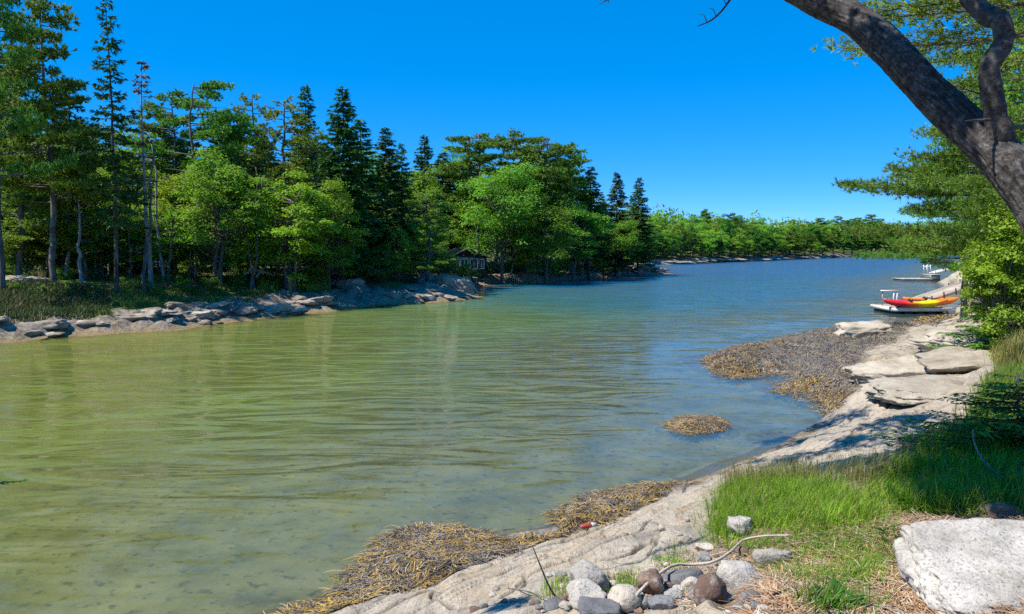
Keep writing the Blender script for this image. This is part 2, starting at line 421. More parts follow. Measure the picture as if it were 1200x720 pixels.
# ---------------------------------------------------------------- ground materials
def mat_ledge():
    m = NT('weathered_ledge', .85, .25)
    p = m.co('Position'); st = m.co('Position', (1, .28, 1), (0, 0, radians(-37)))
    a = m.noise(p, 1.3, 6, .6); b = m.noise(st, 3.5, 8, .62, .6); c = m.noise(p, 45, 4, .7)
    base = m.ramp(b, [(.30, (.10, .085, .07)), (.41, (.29, .235, .17)), (.52, (.46, .385, .285)), (.68, (.54, .46, .345)), (.8, (.36, .31, .24))])
    warm = m.ramp(a, [(.35, (.42, .32, .21)), (.5, (.44, .39, .32)), (.68, (.27, .255, .235))])
    x = m.mix(.5, base, warm)
    x = m.mix(m.ramp(c, [(.35, 0.75), (.5, 0.0)]), x, (.17, .15, .13), 'MIX')
    cracks = m.voronoi(m.co('Position', (1.6, .5, 1), (0, 0, radians(-37))), 1.5, 'DISTANCE_TO_EDGE')
    wob = m.noise(p, 5, 5, .6)
    ck = m.math('ADD', cracks, m.math('MULTIPLY', m.math('SUBTRACT', wob, .5), .18))
    line = m.math('MULTIPLY', m.ramp(ck, [(0, .8), (.022, .0)]), m.ramp(a, [(.45, 0.0), (.6, .8)]))
    x = m.mix(line, x, (.10, .085, .07))
    x = m.mix(m.math('MULTIPLY', m.attr('crack'), .85), x, (.055, .045, .035))
    # lichen and orange stain
    l = m.noise(p, 2.6, 6, .65); x = m.mix(m.ramp(l, [(.58, 0.0), (.68, .55)]), x, (.40, .27, .14))
    l2 = m.noise(p, 7.5, 6, .7); x = m.mix(m.ramp(l2, [(.56, 0.0), (.66, .6)]), x, (.14, .125, .11))
    # wet band and weed
    z = m.new('SeparateXYZ'); g = m.new('NewGeometry'); m.lk(g.outputs['Position'], z.inputs[0])
    zz = m.math('ADD', z.outputs[2], m.math('MULTIPLY', m.math('SUBTRACT', m.noise(p, 3, 4), .5), .22))
    wet = m.ramp(zz, [(.03, 1.0), (.13, 0.0)])
    x = m.mix(m.math('MULTIPLY', wet, .8), x, (.15, .105, .045))
    wd = m.attr('weed'); wn_ = m.noise(p, 14, 6, .75)
    wc = m.ramp(wn_, [(.3, (.06, .05, .045)), (.47, (.20, .17, .145)), (.6, (.30, .26, .21)), (.7, (.36, .25, .08))])
    x = m.mix(wd, x, wc)
    so = m.attr('soil'); sn = m.noise(p, 9, 7, .75); s2 = m.noise(p, 60, 4, .7)
    sc = m.ramp(sn, [(.3, (.10, .07, .045)), (.48, (.22, .15, .10)), (.62, (.34, .25, .17)), (.75, (.14, .15, .06))])
    sc = m.mix(m.ramp(s2, [(.4, .6), (.55, 0.0)]), sc, (.08, .055, .035))
    x = m.mix(so, x, sc)
    m.base(x)
    rr = m.math('SUBTRACT', .88, m.math('MULTIPLY', wet, .35)); m.lk(rr, m.b.inputs['Roughness'])
    bn = m.bump(b, 1.0, .09); bn = m.bump(m.noise(p, 22, 8, .7), .5, .02, bn); bn = m.bump(line, .4, -.02, bn)
    m.normal(bn)
    return m.m
def mat_bank():
    m = NT('forest_floor', .95, .1)
    p = m.co('Position')
    a = m.noise(p, 1.1, 6, .65); b = m.noise(p, 5, 7, .7); f = m.noise(p, .28, 3)
    rock = m.ramp(b, [(.3, (.10, .08, .06)), (.5, (.24, .20, .155)), (.7, (.44, .38, .31))])
    litter = m.ramp(a, [(.32, (.05, .04, .025)), (.5, (.12, .085, .05)), (.68, (.20, .15, .09))])
    grass = m.ramp(b, [(.3, (.05, .10, .02)), (.6, (.12, .19, .04))])
    x = m.mix(m.ramp(f, [(.44, 0.0), (.54, .85)]), litter, grass)
    x = m.mix(m.attr('rock'), x, rock)
    z = m.new('SeparateXYZ'); g = m.new('NewGeometry'); m.lk(g.outputs['Position'], z.inputs[0])
    zz = m.math('ADD', z.outputs[2], m.math('MULTIPLY', m.math('SUBTRACT', b, .5), .35))
    x = m.mix(m.ramp(zz, [(.02, .9), (.22, 0.0)]), x, (.26, .19, .09))
    m.base(x); m.normal(m.bump(b, .9, .12)); return m.m
def mat_seabed():
    m = NT('silty_seabed', .9, .2); p = m.co('Position')
    a = m.noise(p, 1.2, 7, .7); b = m.noise(p, 7, 5, .7)
    x = m.ramp(a, [(.32, (.12, .10, .05)), (.5, (.27, .24, .14)), (.7, (.38, .34, .21))])
    x = m.mix(m.ramp(b, [(.56, 0.0), (.64, .8)]), x, (.05, .035, .03))
    m.base(x); m.normal(m.bump(b, .5, .05)); return m.m
def mat_water():
    m = NT('tidal_water'); m.n.remove(m.b)
    p = m.co('Position')
    dist = m.new('VectorMath', operation='LENGTH')
    w1 = m.co('Position', (.55, 1.5, 1), (0, 0, radians(-24)))
    w2 = m.co('Position', (.8, 1.7, 1), (0, 0, radians(12)))
    calm = m.attr('calm')
    bL = m.new('Bump'); bL.inputs['Distance'].default_value = .5; m.lk(m.noise(m.co('Position', (.6, 1.0, 1), (0, 0, radians(-30))), .33, 3, .55, .4), bL.inputs['Height']); m.lk(m.math('MULTIPLY', m.attr('open'), .9), bL.inputs['Strength'])
    b0 = m.new('Bump'); b0.inputs['Distance'].default_value = .30; m.lk(bL.outputs[0], b0.inputs['Normal'])
    n1 = m.noise(w1, .85, 2, .45, .9); m.lk(n1, b0.inputs['Height'])
    b1 = m.new('Bump'); b1.inputs['Distance'].default_value = .022; m.lk(b0.outputs[0], b1.inputs['Normal'])
    n2 = m.noise(w2, 5.5, 4, .55, .5); m.lk(n2, b1.inputs['Height'])
    patch = m.noise(p, .16, 3, .5)
    st = m.math('MULTIPLY', m.ramp(patch, [(.35, .5), (.62, 1.0)]), m.math('SUBTRACT', 1.0, m.math('MULTIPLY', calm, .75)))
    m.lk(st, b0.inputs['Strength']); m.lk(st, b1.inputs['Strength'])
    nrm = b1.outputs[0]
    # body of the water: olive and silty over the shallows, blue green where deep
    bodyc = m.ramp(m.attr('open'), [(0, (.215, .29, .045)), (.22, (.14, .285, .10)), (.5, (.015, .205, .24)), (1, (.001, .145, .38))])
    mott = m.noise(p, .35, 4, .6)
    bodyc = m.mix(m.math('MULTIPLY', m.ramp(mott, [(.4, 0.0), (.65, 1.0)]), m.math('MULTIPLY', m.math('SUBTRACT', 1.0, m.math('MINIMUM', m.math('MULTIPLY', m.attr('open'), 3.0), 1.0)), .4)), bodyc, (.17, .17, .05))
    bodyc = m.mix(m.math('MULTIPLY', m.attr('sky_sheen'), .75), bodyc, (.125, .165, .15)); diff = m.new('BsdfDiffuse'); m.lk(bodyc, diff.inputs['Color'])  # grey-blue sky sheen over grey mud, painted into the body colour near shore
    tr = m.new('BsdfTransparent'); tr.inputs['Color'].default_value = (.82, .86, .68, 1)
    body = m.new('MixShader'); m.lk(m.attr('murk'), body.inputs[0]); m.lk(tr.outputs[0], body.inputs[1]); m.lk(diff.outputs[0], body.inputs[2])
    gl = m.new('BsdfGlossy'); m.lk(m.math('MULTIPLY_ADD', m.attr('open'), .07, .02), gl.inputs['Roughness']); m.lk(nrm, gl.inputs['Normal'])
    fr = m.new('Fresnel'); fr.inputs['IOR'].default_value = 1.37; m.lk(nrm, fr.inputs['Normal'])
    lim = m.math('MINIMUM', fr.outputs[0], m.math('MULTIPLY_ADD', m.attr('open'), -.27, .58)); mx = m.new('MixShader'); m.lk(lim, mx.inputs[0]); m.lk(body.outputs[0], mx.inputs[1]); m.lk(gl.outputs[0], mx.inputs[2])
    m.lk(mx.outputs[0], m.out.inputs['Surface'])
    return m.m
M_LEDGE, M_BANK, M_BED, M_WATER = mat_ledge(), mat_bank(), mat_seabed(), mat_water()

# ---------------------------------------------------------------- ground objects
sets = {'ledge': MB(), 'ground': MB(), 'wooded': MB(), 'far': MB(), 'bed': MB()}
for V, f in tiles:
    cx, cy_, cz = V[f].mean(1).T
    dL, dF = sdist(LEFT, cx, cy_), sdist(FAR, cx, cy_)
    dR = sdist(RIGHT, cx, cy_)
    soil = SOIL(cx, cy_)
    zmax = V[f][:, :, 2].max(1)
    kind = np.where(dF > -6, 3, np.where((dL > -14) & (dL > dR), 2, np.where((soil > .5) & (dR > .3), 1, 0)))
    kind = np.where((zmax < -.10) & (kind < 2), 4, kind); kind = np.where((zmax < -.3), 4, kind)
    for i, k in enumerate(('ledge', 'ground', 'wooded', 'far', 'bed')):
        ff = f[kind == i]
        if not len(ff): continue
        u, inv = np.unique(ff, return_inverse=True)
        sets[k].add(V[u], inv.reshape(-1, 4))
def terr(k, name, mat):
    mb = sets[k]; V = np.concatenate(mb.v)
    x, y = V[:, 0], V[:, 1]
    if k in ('ledge', 'ground'): at = {'soil': SOIL(x, y), 'weed': WEED(x, y) * smooth(60, 45, y), 'crack': CRACK(x, y) * smooth(45, 25, y)}
    elif k in ('wooded', 'far'):
        d = sdist(LEFT if k == 'wooded' else FAR, x, y)
        w = (2.2 + 2.6 * smooth(30, 42, y)) if k == 'wooded' else 4.0
        at = {'rock': smooth(w, w * .55, d + 1.4 * fbm(x * .4, y * .4, 3, 3))}
    else: at = {}
    o = mb.build(name, mat, shade=True, attrs=at); tag(o, kind='structure'); return o
terr('ledge', 'rock_ledge', M_LEDGE)
terr('ground', 'ground', M_LEDGE)
terr('wooded', 'wooded_bank', M_BANK)
terr('far', 'far_bank', M_BANK)
o = terr('bed', 'seabed', M_BED)
mb = MB(); box(mb, -1500, 1500, -300, 1600, BED - .6, BED)
tag(mb.build('seabed_plain', M_BED), kind='structure')
# land to the horizon behind the far shore, and everywhere beyond the detailed ground
mb = MB(); R1 = 1490
th = np.linspace(0, 2 * pi, 73)[:-1]
ins = np.stack([R1 * np.sin(th), R1 * np.cos(th), np.full(72, 2.0)], 1); outs = np.stack([7000 * np.sin(th), 7000 * np.cos(th), np.full(72, 2.0)], 1)
j = np.arange(72); k = (j + 1) % 72
mb.add(np.concatenate([ins, outs]), np.stack([k, 72 + k, 72 + j, j], 1))
tag(mb.build('distant_land', M_BANK, attrs={'rock': np.zeros(144)}), kind='structure')
# water
r = np.concatenate([[.01], rseq(2.5, 110, 1.012)[:-1], rseq(110, 1480, 1.04)]); th = np.radians(np.concatenate([np.linspace(-180, -40, 40)[:-1], np.linspace(-40, 40, 330)[:-1], np.linspace(40, 180, 41)[:-1]]))
X, Y = polar(r, th); f = grid_faces(len(r), len(th), True).reshape(-1, 4)
Zt = height(X, Y, False).ravel() + mound(X.ravel(), Y.ravel()) * 0
V = np.stack([X.ravel(), Y.ravel(), np.zeros(X.size)], 1)
keep = (Zt[f].min(-1) < .35); f = f[keep]
u, inv = np.unique(f, return_inverse=True); V = V[u]; Zt = Zt[u]
depth = np.maximum(-Zt, 0)
x, y = V[:, 0], V[:, 1]
murk = 1 - np.exp(-depth * (2.2 + 2.0 * smooth(3, 9, -sdist(RIGHT, x, y))))
openw = smooth(6, 80, y + x * 1.6) * .8 + smooth(60, 130, y) * .3
openw = np.clip(openw + .06 * fbm(x * .08, y * .08, 2, 3), 0, 1)
dR = -sdist(RIGHT, x, y)
calm = smooth(4.5, .8, dR) + smooth(9, 5, dR) * .3
mb = MB(); mb.add(V, inv.reshape(-1, 4))
tag(mb.build('water', M_WATER, shade=True, attrs={'murk': murk, 'open': openw, 'calm': np.clip(calm, 0, 1), 'sky_sheen': smooth(13, 2, dR + 1.2 * fbm(x * .3, y * .3, 6, 3)) * smooth(-9, 1, x)}), kind='structure')
# ================================================================ TREES
def mat_leaf(name, c1, c2, c3, trans=.5, rough=.5, nsc=.9, vary=.16, dead=0.0):
    m = NT(name, rough, .25)
    p = m.co('Object'); a = m.noise(p, nsc, 4, .6); f = m.noise(p, nsc * 9, 3, .6)
    x = m.ramp(a, [(.34, c1), (.5, c2), (.66, c3)])
    x = m.mix(m.ramp(f, [(.4, 0.0), (.62, .7)]), x, tuple(v * 1.15 for v in c3)); x = m.mix(m.ramp(m.noise(p, nsc * 4, 3, .6), [(.36, .65), (.47, 0.0)]), x, tuple(v * .55 for v in c1))
    oi = m.new('ObjectInfo'); hs = m.new('HueSaturation')
    m.lk(m.math('MULTIPLY_ADD', oi.outputs['Random'], .05, .475), hs.inputs['Hue'])
    m.lk(m.math('MULTIPLY_ADD', oi.outputs['Random'], vary * 2, 1 - vary), hs.inputs['Value'])
    m.lk(x, hs.inputs['Color']); x = hs.outputs[0]
    m.base(x)
    t = m.new('BsdfTranslucent'); tc = m.mix(1.0, x, (1.25, 1.3, .55), 'MULTIPLY'); m.lk(tc, t.inputs['Color'])
    mx = m.new('MixShader'); mx.inputs[0].default_value = trans
    m.lk(m.b.outputs[0], mx.inputs[1]); m.lk(t.outputs[0], mx.inputs[2]); m.lk(mx.outputs[0], m.out.inputs['Surface'])
    return m.m
def mat_bark(name, c1, c2, c3, sc=1.0, bumpd=.03):
    m = NT(name, .92, .15); p = m.co('Object', (1, 1, .22)); q = m.co('Object')
    a = m.noise(p, 9 * sc, 6, .65, .4); b = m.noise(q, 1.6 * sc, 4)
    x = m.ramp(a, [(.34, c1), (.55, c2), (.72, c3)])
    x = m.mix(m.ramp(b, [(.5, 0.0), (.64, .5)]), x, (.30, .31, .27))
    m.base(x); m.normal(m.bump(a, .9, bumpd)); return m.m
LF_BROAD = mat_leaf('broad_leaves', (.075, .165, .022), (.145, .29, .035), (.25, .43, .055))
LF_BRIGHT = mat_leaf('yellow_green_leaves', (.11, .21, .022), (.21, .37, .035), (.33, .50, .06))  # lighter, yellow-green foliage colour
LF_SPRUCE = mat_leaf('spruce_needles', (.022, .065, .02), (.05, .13, .03), (.10, .21, .045), .12, .6)
LF_PINE = mat_leaf('pine_needles', (.05, .14, .022), (.11, .24, .03), (.21, .36, .05), .22, .55)
LF_LARCH = mat_leaf('pale_needles', (.10, .18, .02), (.18, .29, .035), (.28, .38, .06), .3, .55)
LF_RUST = mat_leaf('rusty_needles', (.05, .07, .02), (.13, .10, .03), (.24, .14, .045), .2, .7)
BK_GREY = mat_bark('grey_bark', (.055, .048, .042), (.14, .125, .11), (.25, .23, .21))
BK_BROWN = mat_bark('brown_bark', (.04, .03, .024), (.11, .08, .06), (.2, .16, .13))
BK_PALE = mat_bark('bleached_wood', (.16, .15, .14), (.30, .28, .26), (.45, .43, .40))

def unit(v): return v / (np.linalg.norm(v, axis=-1, keepdims=True) + 1e-9)
def leaves(mb, P, D, N, L, Wd, bend=0.0):
    """rhombic leaves: base P, direction D, face normal N"""
    n = len(P); D = unit(D); S = unit(np.cross(D, N)); Nn = np.cross(S, D)
    L = np.broadcast_to(L, (n,))[:, None]; Wd = np.broadcast_to(Wd, (n,))[:, None]
    a = P; b = P + D * L * .42 + S * Wd * .5 + Nn * bend * L; c = P + D * L; d = P + D * L * .42 - S * Wd * .5 + Nn * bend * L
    V = np.stack([a, b, c, d], 1).reshape(-1, 3)
    mb.add(V, np.arange(n * 4).reshape(-1, 4))
def needles(mb, P, D, L, Wd, rs):
    n = len(P); D = unit(D); S = unit(np.cross(D, rs.normal(size=(n, 3))))
    L = np.broadcast_to(L, (n,))[:, None]; Wd = np.broadcast_to(Wd, (n,))[:, None]
    V = np.stack([P - S * Wd * .5, P + S * Wd * .5, P + D * L], 1).reshape(-1, 3)
    mb.add(V, None, np.arange(n * 3).reshape(-1, 3))
def rnd_dir(rs, n): return unit(rs.normal(size=(n, 3)))

class Tree: pass
def finish(kind, label_parts, trunk, crown, bark, leaf, H, R):
    t = Tree(); t.kind = kind; t.H, t.R = H, R
    t.trunk = trunk.mesh('trunk', bark, True) if trunk and trunk.n else None
    t.crown = crown.mesh('crown', leaf, False) if crown and crown.n else None
    return t
def broadleaf(seed, H=10, R=3.2, base=.12, nc=88, per=205, lf=.19, leaf=None, bark=None, flat=.95, stems=1, tr=.16, open_=.0):
    rs = np.random.RandomState(seed); tk, cr = MB(), MB()
    cz = H * (base + (1 - base) * .52); az = H * (1 - base) * .5
    C = []
    while len(C) < nc:
        u = rnd_dir(rs, 1)[0] * rs.uniform(.35, 1) ** .5
        w = 1 + .5 * noise(u[0] * 1.6 + seed, u[1] * 1.6, u[2] * 1.6)
        tap = 1 - .28 * max(0, u[2]) 
        p = np.array([u[0] * R * w * tap * .86, u[1] * R * w * tap * .86, cz + u[2] * az * w * .9])
        if all(np.linalg.norm(p - c) > R * .19 for c in C[-40:]): C.append(p)
        elif rs.rand() < .1: C.append(p)
    C = np.array(C)
    stemtops = []
    for s in range(stems):
        a = rs.uniform(0, 6.28); off = np.array([cos(a), sin(a), 0]) * (.0 if stems == 1 else R * .22)
        pts = [off * .3 + np.array([0, 0, -.3])]
        for k in range(1, 7):
            f = k / 6
            pts.append(off * (.3 + f * 1.6) + np.array([rs.normal() * .07 * R * f, rs.normal() * .07 * R * f, H * .86 * f]))
        pts = spline(pts, 18); stemtops.append(pts)
        tube(tk, pts, np.linspace(tr, .03, 18) * (1 if stems == 1 else .6), 7, rough=.25, seed=seed + s)
    for c in C:
        pts = stemtops[rs.randint(stems)]
        zz = max(H * base * .7, c[2] - rs.uniform(.3, .9) * np.hypot(c[0], c[1]) - .2)
        i = np.argmin(abs(pts[:, 2] - zz)); s0 = pts[i]
        mid = (s0 + c) / 2 + rs.normal(size=3) * .18 + np.array([0, 0, -.12 * R * .5])
        tube(tk, spline([s0, mid, c], 6), np.linspace(tr * .32, .012, 6), 4, cap=False)
    for c in C:
        r = R * rs.uniform(.13, .34); n = int(per * rs.uniform(.7, 1.5) * (r / (R * .27)) ** 2)
        u = rnd_dir(rs, n); u[:, 2] = np.where(u[:, 2] < -.25, -u[:, 2] * rs.uniform(0, 1, n), u[:, 2])
        rad = r * (rs.uniform(.25, 1.15, n) ** .55)
        w = 1 + .35 * noise(u[:, 0] * 2.2 + c[0], u[:, 1] * 2.2 + c[1], u[:, 2] * 2.2 + c[2])
        P = c + u * (rad * w)[:, None] * np.array([1, 1, .85])
        N = unit(u * .5 + np.array([0, 0, .75]) + rs.normal(size=(n, 3)) * .42)
        D = unit(np.cross(N, rs.normal(size=(n, 3)))) + np.array([0, 0, -.2])
        L = lf * rs.uniform(.6, 1.35, n)
        leaves(cr, P, D, N, L, L * .62, .08)
    return finish('broadleaf', None, tk, cr, bark or BK_GREY, leaf or LF_BROAD, H, R)
def spruce(seed, H=14, R=2.3, base=.12, dens=1.5, leaf=None, bark=None, nw=52, per=7, pw=.75, lf=.26, bare=0.0, droop=.28, tr=.15, skirt=0.0):
    rs = np.random.RandomState(seed); tk, cr = MB(), MB()
    n = 20; z = np.linspace(-.3, H, n)
    px = np.cumsum(rs.normal(size=n)) * .03; py = np.cumsum(rs.normal(size=n)) * .03
    pts = np.stack([px, py, z], 1); tube(tk, pts, np.linspace(tr, .015, n), 7, rough=.12, seed=seed)
    for wI in range(nw):
        f = (wI + rs.rand() * .5) / nw; zz = H * (base + (1 - base) * f ** .92)
        Lm = R * (1 - f) ** pw + .10
        for b in range(per):
            if rs.rand() < bare * (1 - f * .6): 
                if rs.rand() < .5: continue
                a = rs.uniform(0, 6.28); L = Lm * rs.uniform(.3, 1.0); d = np.array([cos(a), sin(a), 0])
                p0 = np.array([np.interp(zz, z, px), np.interp(zz, z, py), zz])
                tube(tk, spline([p0, p0 + d * L * .5 + [0, 0, -.06 * L], p0 + d * L + [0, 0, -.2 * L]], 5), np.linspace(.018, .004, 5), 3, cap=False)
                continue
            a = rs.uniform(0, 6.28); L = Lm * rs.uniform(.6, 1.2); d = np.array([cos(a), sin(a), 0]); s_ = np.array([-sin(a), cos(a), 0])
            p0 = np.array([np.interp(zz, z, px), np.interp(zz, z, py), zz + rs.normal() * .08])
            dr = droop * rs.uniform(.5, 1.5) * (1 - f * 1.2)
            ct = [p0, p0 + d * L * .5 + [0, 0, -dr * L * .55], p0 + d * L * 1.0 + [0, 0, -dr * L * .75 + .04 * L]]
            B = spline(ct, 8); tube(tk, B, np.linspace(.028, .005, 8) * (.5 + Lm / 4), 3, cap=False)
            m = max(5, int(L * 11 * dens)); t = rs.uniform(.12, 1.0, m) ** .8
            Q = np.stack([np.interp(t, np.linspace(0, 1, 8), B[:, k]) for k in range(3)], 1)
            side = rs.choice([-1, 1], m); tw = L * .34 * (1.15 - t) * rs.uniform(.5, 1.2, m) + .08
            dd = unit(d * .75 + s_ * side[:, None] * .9 + np.array([0, 0, -.28]) + rs.normal(size=(m, 3)) * .18)
            k = np.clip((tw / (lf * .6)).astype(int) + 1, 1, 4)
            for j in range(4):
                s = k > j
                if not s.any(): break
                P = Q[s] + dd[s] * (tw[s] * j / 4)[:, None]
                D = dd[s] + rs.normal(size=(s.sum(), 3)) * .28 + np.array([0, 0, -.12])
                leaves(cr, P, D, np.array([0, 0, 1.0]) + rs.normal(size=(s.sum(), 3)) * .45, lf * rs.uniform(.7, 1.4, s.sum()), lf * .42, .06)
            leaves(cr, Q, d + rs.normal(size=(m, 3)) * .35 + np.array([0, 0, -.1]), np.array([0, 0, 1.0]) + rs.normal(size=(m, 3)) * .4, lf, lf * .3, .05)
    return finish('spruce', None, tk, cr, bark or BK_BROWN, leaf or LF_SPRUCE, H, R)
def pine(seed, H=14, R=3.2, base=.28, nb=72, subs=11, tuft=8, lf=.24, wd=.075, leaf=None, lean=0.0, flat=.5, up=.12, sparse=0.0, tr=.19, nn=9, skew=None, top=1.0):
    rs = np.random.RandomState(seed); tk, cr = MB(), MB()
    n = 20; z = np.linspace(-.3, H * .97, n); px = np.cumsum(rs.normal(size=n)) * .06 + lean * (z / H) ** 2; py = np.cumsum(rs.normal(size=n)) * .06
    tube(tk, np.stack([px, py, z], 1), np.linspace(tr, .03, n), 8, rough=.15, seed=seed)
    for b in range(nb):
        f = (b + rs.rand()) / nb; zz = H * (base + (1 - base) * f) * .97
        a = rs.uniform(0, 6.28)
        if skew is not None and rs.rand() < .6: a = skew + rs.normal() * .5
        prof = (1 - abs(f - .45) ** 1.5 * 1.4) if flat > .7 else (1 - f) ** .75 + .2
        L = R * max(.18, prof) * rs.uniform(.5, 1.15); d = np.array([cos(a), sin(a), 0]); s_ = np.array([-sin(a), cos(a), 0])
        p0 = np.array([np.interp(zz, z, px), np.interp(zz, z, py), zz])
        u = up * rs.uniform(-.3, 1.6)
        B = spline([p0, p0 + d * L * .5 + [0, 0, u * L * .3], p0 + d * L + s_ * rs.normal() * .12 * L + [0, 0, u * L]], 9)
        tube(tk, B, np.linspace(.045, .008, 9) * (.5 + L / R * .6), 4, cap=False, rough=.1, seed=b)
        if rs.rand() < sparse: continue
        ns = max(3, int(subs * L / R + 2)); t = np.linspace(.32, 1.0, ns)
        for q, tt in enumerate(t):
            c0 = np.array([np.interp(tt, np.linspace(0, 1, 9), B[:, k]) for k in range(3)])
            sd = 1 if q % 2 else -1; l2 = L * .38 * (1.25 - tt) * rs.uniform(.6, 1.25) + .12
            dd = unit(d * .8 + s_ * sd * rs.uniform(.5, 1.1) + np.array([0, 0, .12]))
            tube(tk, np.array([c0, c0 + dd * l2 * .5, c0 + dd * l2 + [0, 0, .05]]), [.014, .009, .004], 3, cap=False)
            m = max(2, int(tuft * l2 / .55 * 1.0))
            P = c0 + dd * (l2 * rs.uniform(.25, 1.05, m))[:, None] + rs.normal(size=(m, 3)) * [.12, .12, .09]
            P = np.repeat(P, nn, 0); k = len(P)
            D = unit(dd * .8 + np.array([0, 0, .45]) + rs.normal(size=(k, 3)) * .75)
            needles(cr, P, D, lf * rs.uniform(.7, 1.25, k), wd, rs)
    return finish('pine', None, tk, cr, BK_GREY, leaf or LF_PINE, H, R)

PR = {}
PR['b1'] = broadleaf(1, 10, 3.3); PR['b2'] = broadleaf(2, 10, 2.9, base=.2, nc=78); PR['b3'] = broadleaf(3, 10, 3.8, base=.14, nc=100, per=190)
PR['b4'] = broadleaf(4, 9, 2.8, base=.12, stems=3, leaf=LF_BRIGHT, nc=80); PR['b5'] = broadleaf(5, 10, 3.0, base=.26, nc=60, per=190, leaf=LF_BRIGHT)
PR['bush'] = broadleaf(6, 3, 1.6, base=.0, stems=4, nc=34, per=150, lf=.12, tr=.04, leaf=LF_BRIGHT); PR['bush2'] = broadleaf(7, 3, 1.8, base=.0, stems=4, nc=34, per=150, lf=.12, tr=.04)
PR['s1'] = spruce(11); PR['s2'] = spruce(12, 14, 1.9, base=.2, nw=42, bare=.25); PR['s3'] = spruce(13, 12, 2.9, base=.05, nw=42, per=7, pw=.85)
PR['s4'] = spruce(14, 16, 1.9, base=.25, nw=44, per=4, bare=.35, droop=.45)
PR['p1'] = pine(21, 14, 3.3); PR['p2'] = pine(22, 14, 3.6, base=.36, nb=62, flat=.9); PR['p3'] = pine(23, 15, 4.0, base=.3, nb=50, sparse=.2, flat=.6, tr=.22)
PR['larch'] = pine(24, 13, 2.9, base=.15, nb=70, leaf=LF_LARCH, lf=.2, tuft=6, up=.25, flat=.4)
PR['dead'] = spruce(15, 13, 1.5, base=.15, nw=34, per=5, bare=.93, bark=BK_PALE, leaf=LF_RUST, dens=.5)
PR['flat'] = pine(26, 12, 3.6, base=.5, nb=26, flat=.9, skew=.2, sparse=.1)

def place(key, x, y, ztop, wr=1.0, rz=None, label=None, cat='tree', group=None, name=None, sink=.1, seedr=[0]):
    p = PR[key]; seedr[0] += 1; r = random.Random(seedr[0] * 7 + 3)
    z0 = float(height(np.array([x]), np.array([y]))[0]) - sink
    sz = (ztop - z0) / p.H; sx = sz * wr
    nm = name or {'b': 'broadleaf_tree', 's': 'spruce_tree', 'p': 'pine_tree', 'l': 'larch_tree', 'd': 'dead_tree', 'n': 'broadleaf_tree', 'f': 'pine_tree'}[key[0]]
    if key in ('np1',): nm = name or 'pine_tree'
    if key == 'nl': nm = 'larch_tree'
    if key == 'nb': nm, cat = 'shrub', 'shrub'
    if key in ('ns', 'ns2'): nm, cat = 'young_spruce', 'young spruce'
    if key.startswith('bush'): nm = name or 'shrub'; cat = 'shrub' if cat == 'tree' else cat
    e = empty(nm, (x, y, z0), r.uniform(0, 6.28) if rz is None else rz, label, cat, group)
    e.scale = (sx, sx, sz)
    if p.trunk: link('trunk', p.trunk, e)
    if p.crown: link('crown', p.crown, e)
    return e
def tpx(key, px, Y, ytop, wpx=None, label=None, rz=None, group=None, **k):
    """a tree at photo column px, Y metres away, top at photo row ytop"""
    x = at_y(px, 300, Y).x; zt = top_z(ytop, Y); p = PR[key]
    wr = 1.0
    if wpx:
        z0 = float(height(np.array([x]), np.array([float(Y)]))[0]); s = (zt - z0) / p.H
        wr = (wpx / F * Y / 2) / (p.R * s) / 1.05
    return place(key, x, Y, zt, wr, rz, label, group=group, **k)
# ---------------------------------------------------------------- the wooded left bank
T = tpx
T('p3', 2, 31, -120, 130, 'thick grey-trunked pine cut by the left edge of the photo')
T('p1', 60, 34, -22, 150, 'tall dark pine with layered branches reaching the top edge, near the left edge')
T('s4', 136, 33, -8, 74, 'tall thin sparse spruce with a bare lower trunk, beside the grey dead tree')
T('dead', 176, 36, 72, 62, 'grey dead spruce with bare twigs, right of the tallest thin spruce')
T('larch', 22, 36, 75, 130, 'yellowish green pine at the far left behind the grey trunk')
T('b2', 100, 37, 190, 90, 'leafy maple low in front of the dark left spruces')
T('flat', 232, 43, 90, 150, 'flat-topped pine with long branches reaching right over the gap', rz=0)
T('s3', 262, 47, 128, 90, 'dark spruce under the reaching boughs of the flat-topped pine')
T('b1', 258, 39, 192, 120, 'bright broad maple by the shore left of the small stump')
T('b5', 205, 41, 205, 80, 'slim light-green tree behind the bare grey trunks')
T('larch', 342, 45, 112, 120, 'tall pale yellow-green conifer with a pointed top')
T('s2', 358, 56, 100, 60, 'dark spruce tip rising behind the pale conifer')
T('s1', 402, 45, 103, 100, 'tallest dark spruce in the middle of the left bank')
T('s2', 427, 48, 138, 80, 'narrower dark spruce touching the tallest one on its right')
T('s1', 456, 52, 149, 78, 'pointed dark spruce alone against the sky right of the tallest')
T('s2', 474, 54, 168, 46, 'small spire spruce between two pointed spruces')
T('s1', 497, 60, 159, 66, 'dull green spruce left of the big pine group')
T('b4', 342, 40, 205, 120, 'bright green tree leaning over the grass behind the stump')
T('b1', 385, 42, 225, 90, 'leafy maple in front of the tallest dark spruce')
T('s3', 415, 49, 215, 110, 'low dark fir hiding the shade at the rocks')
T('b4', 446, 52, 236, 84, 'sunlit yellow-green tree above the white point rocks')
T('larch', 500, 50, 225, 70, 'light layered conifer left of the cabin')
T('b2', 492, 57, 196, 80, 'rounded maple below the dull green spruce')
T('p2', 562, 72, 152, 120, 'broad dark pine at the left of the big pine group')
T('p1', 602, 73, 149, 100, 'highest pine crown of the big pine group')
T('p2', 640, 74, 156, 110, 'flat pine crown at the right of the big pine group')
T('p1', 668, 76, 166, 80, 'pine with a bough pointing right toward the lone spruces')
T('b3', 588, 66, 190, 120, 'great rounded maple in front of the big pine group')
T('b1', 553, 71, 222, 80, 'maple just above the cabin roof')
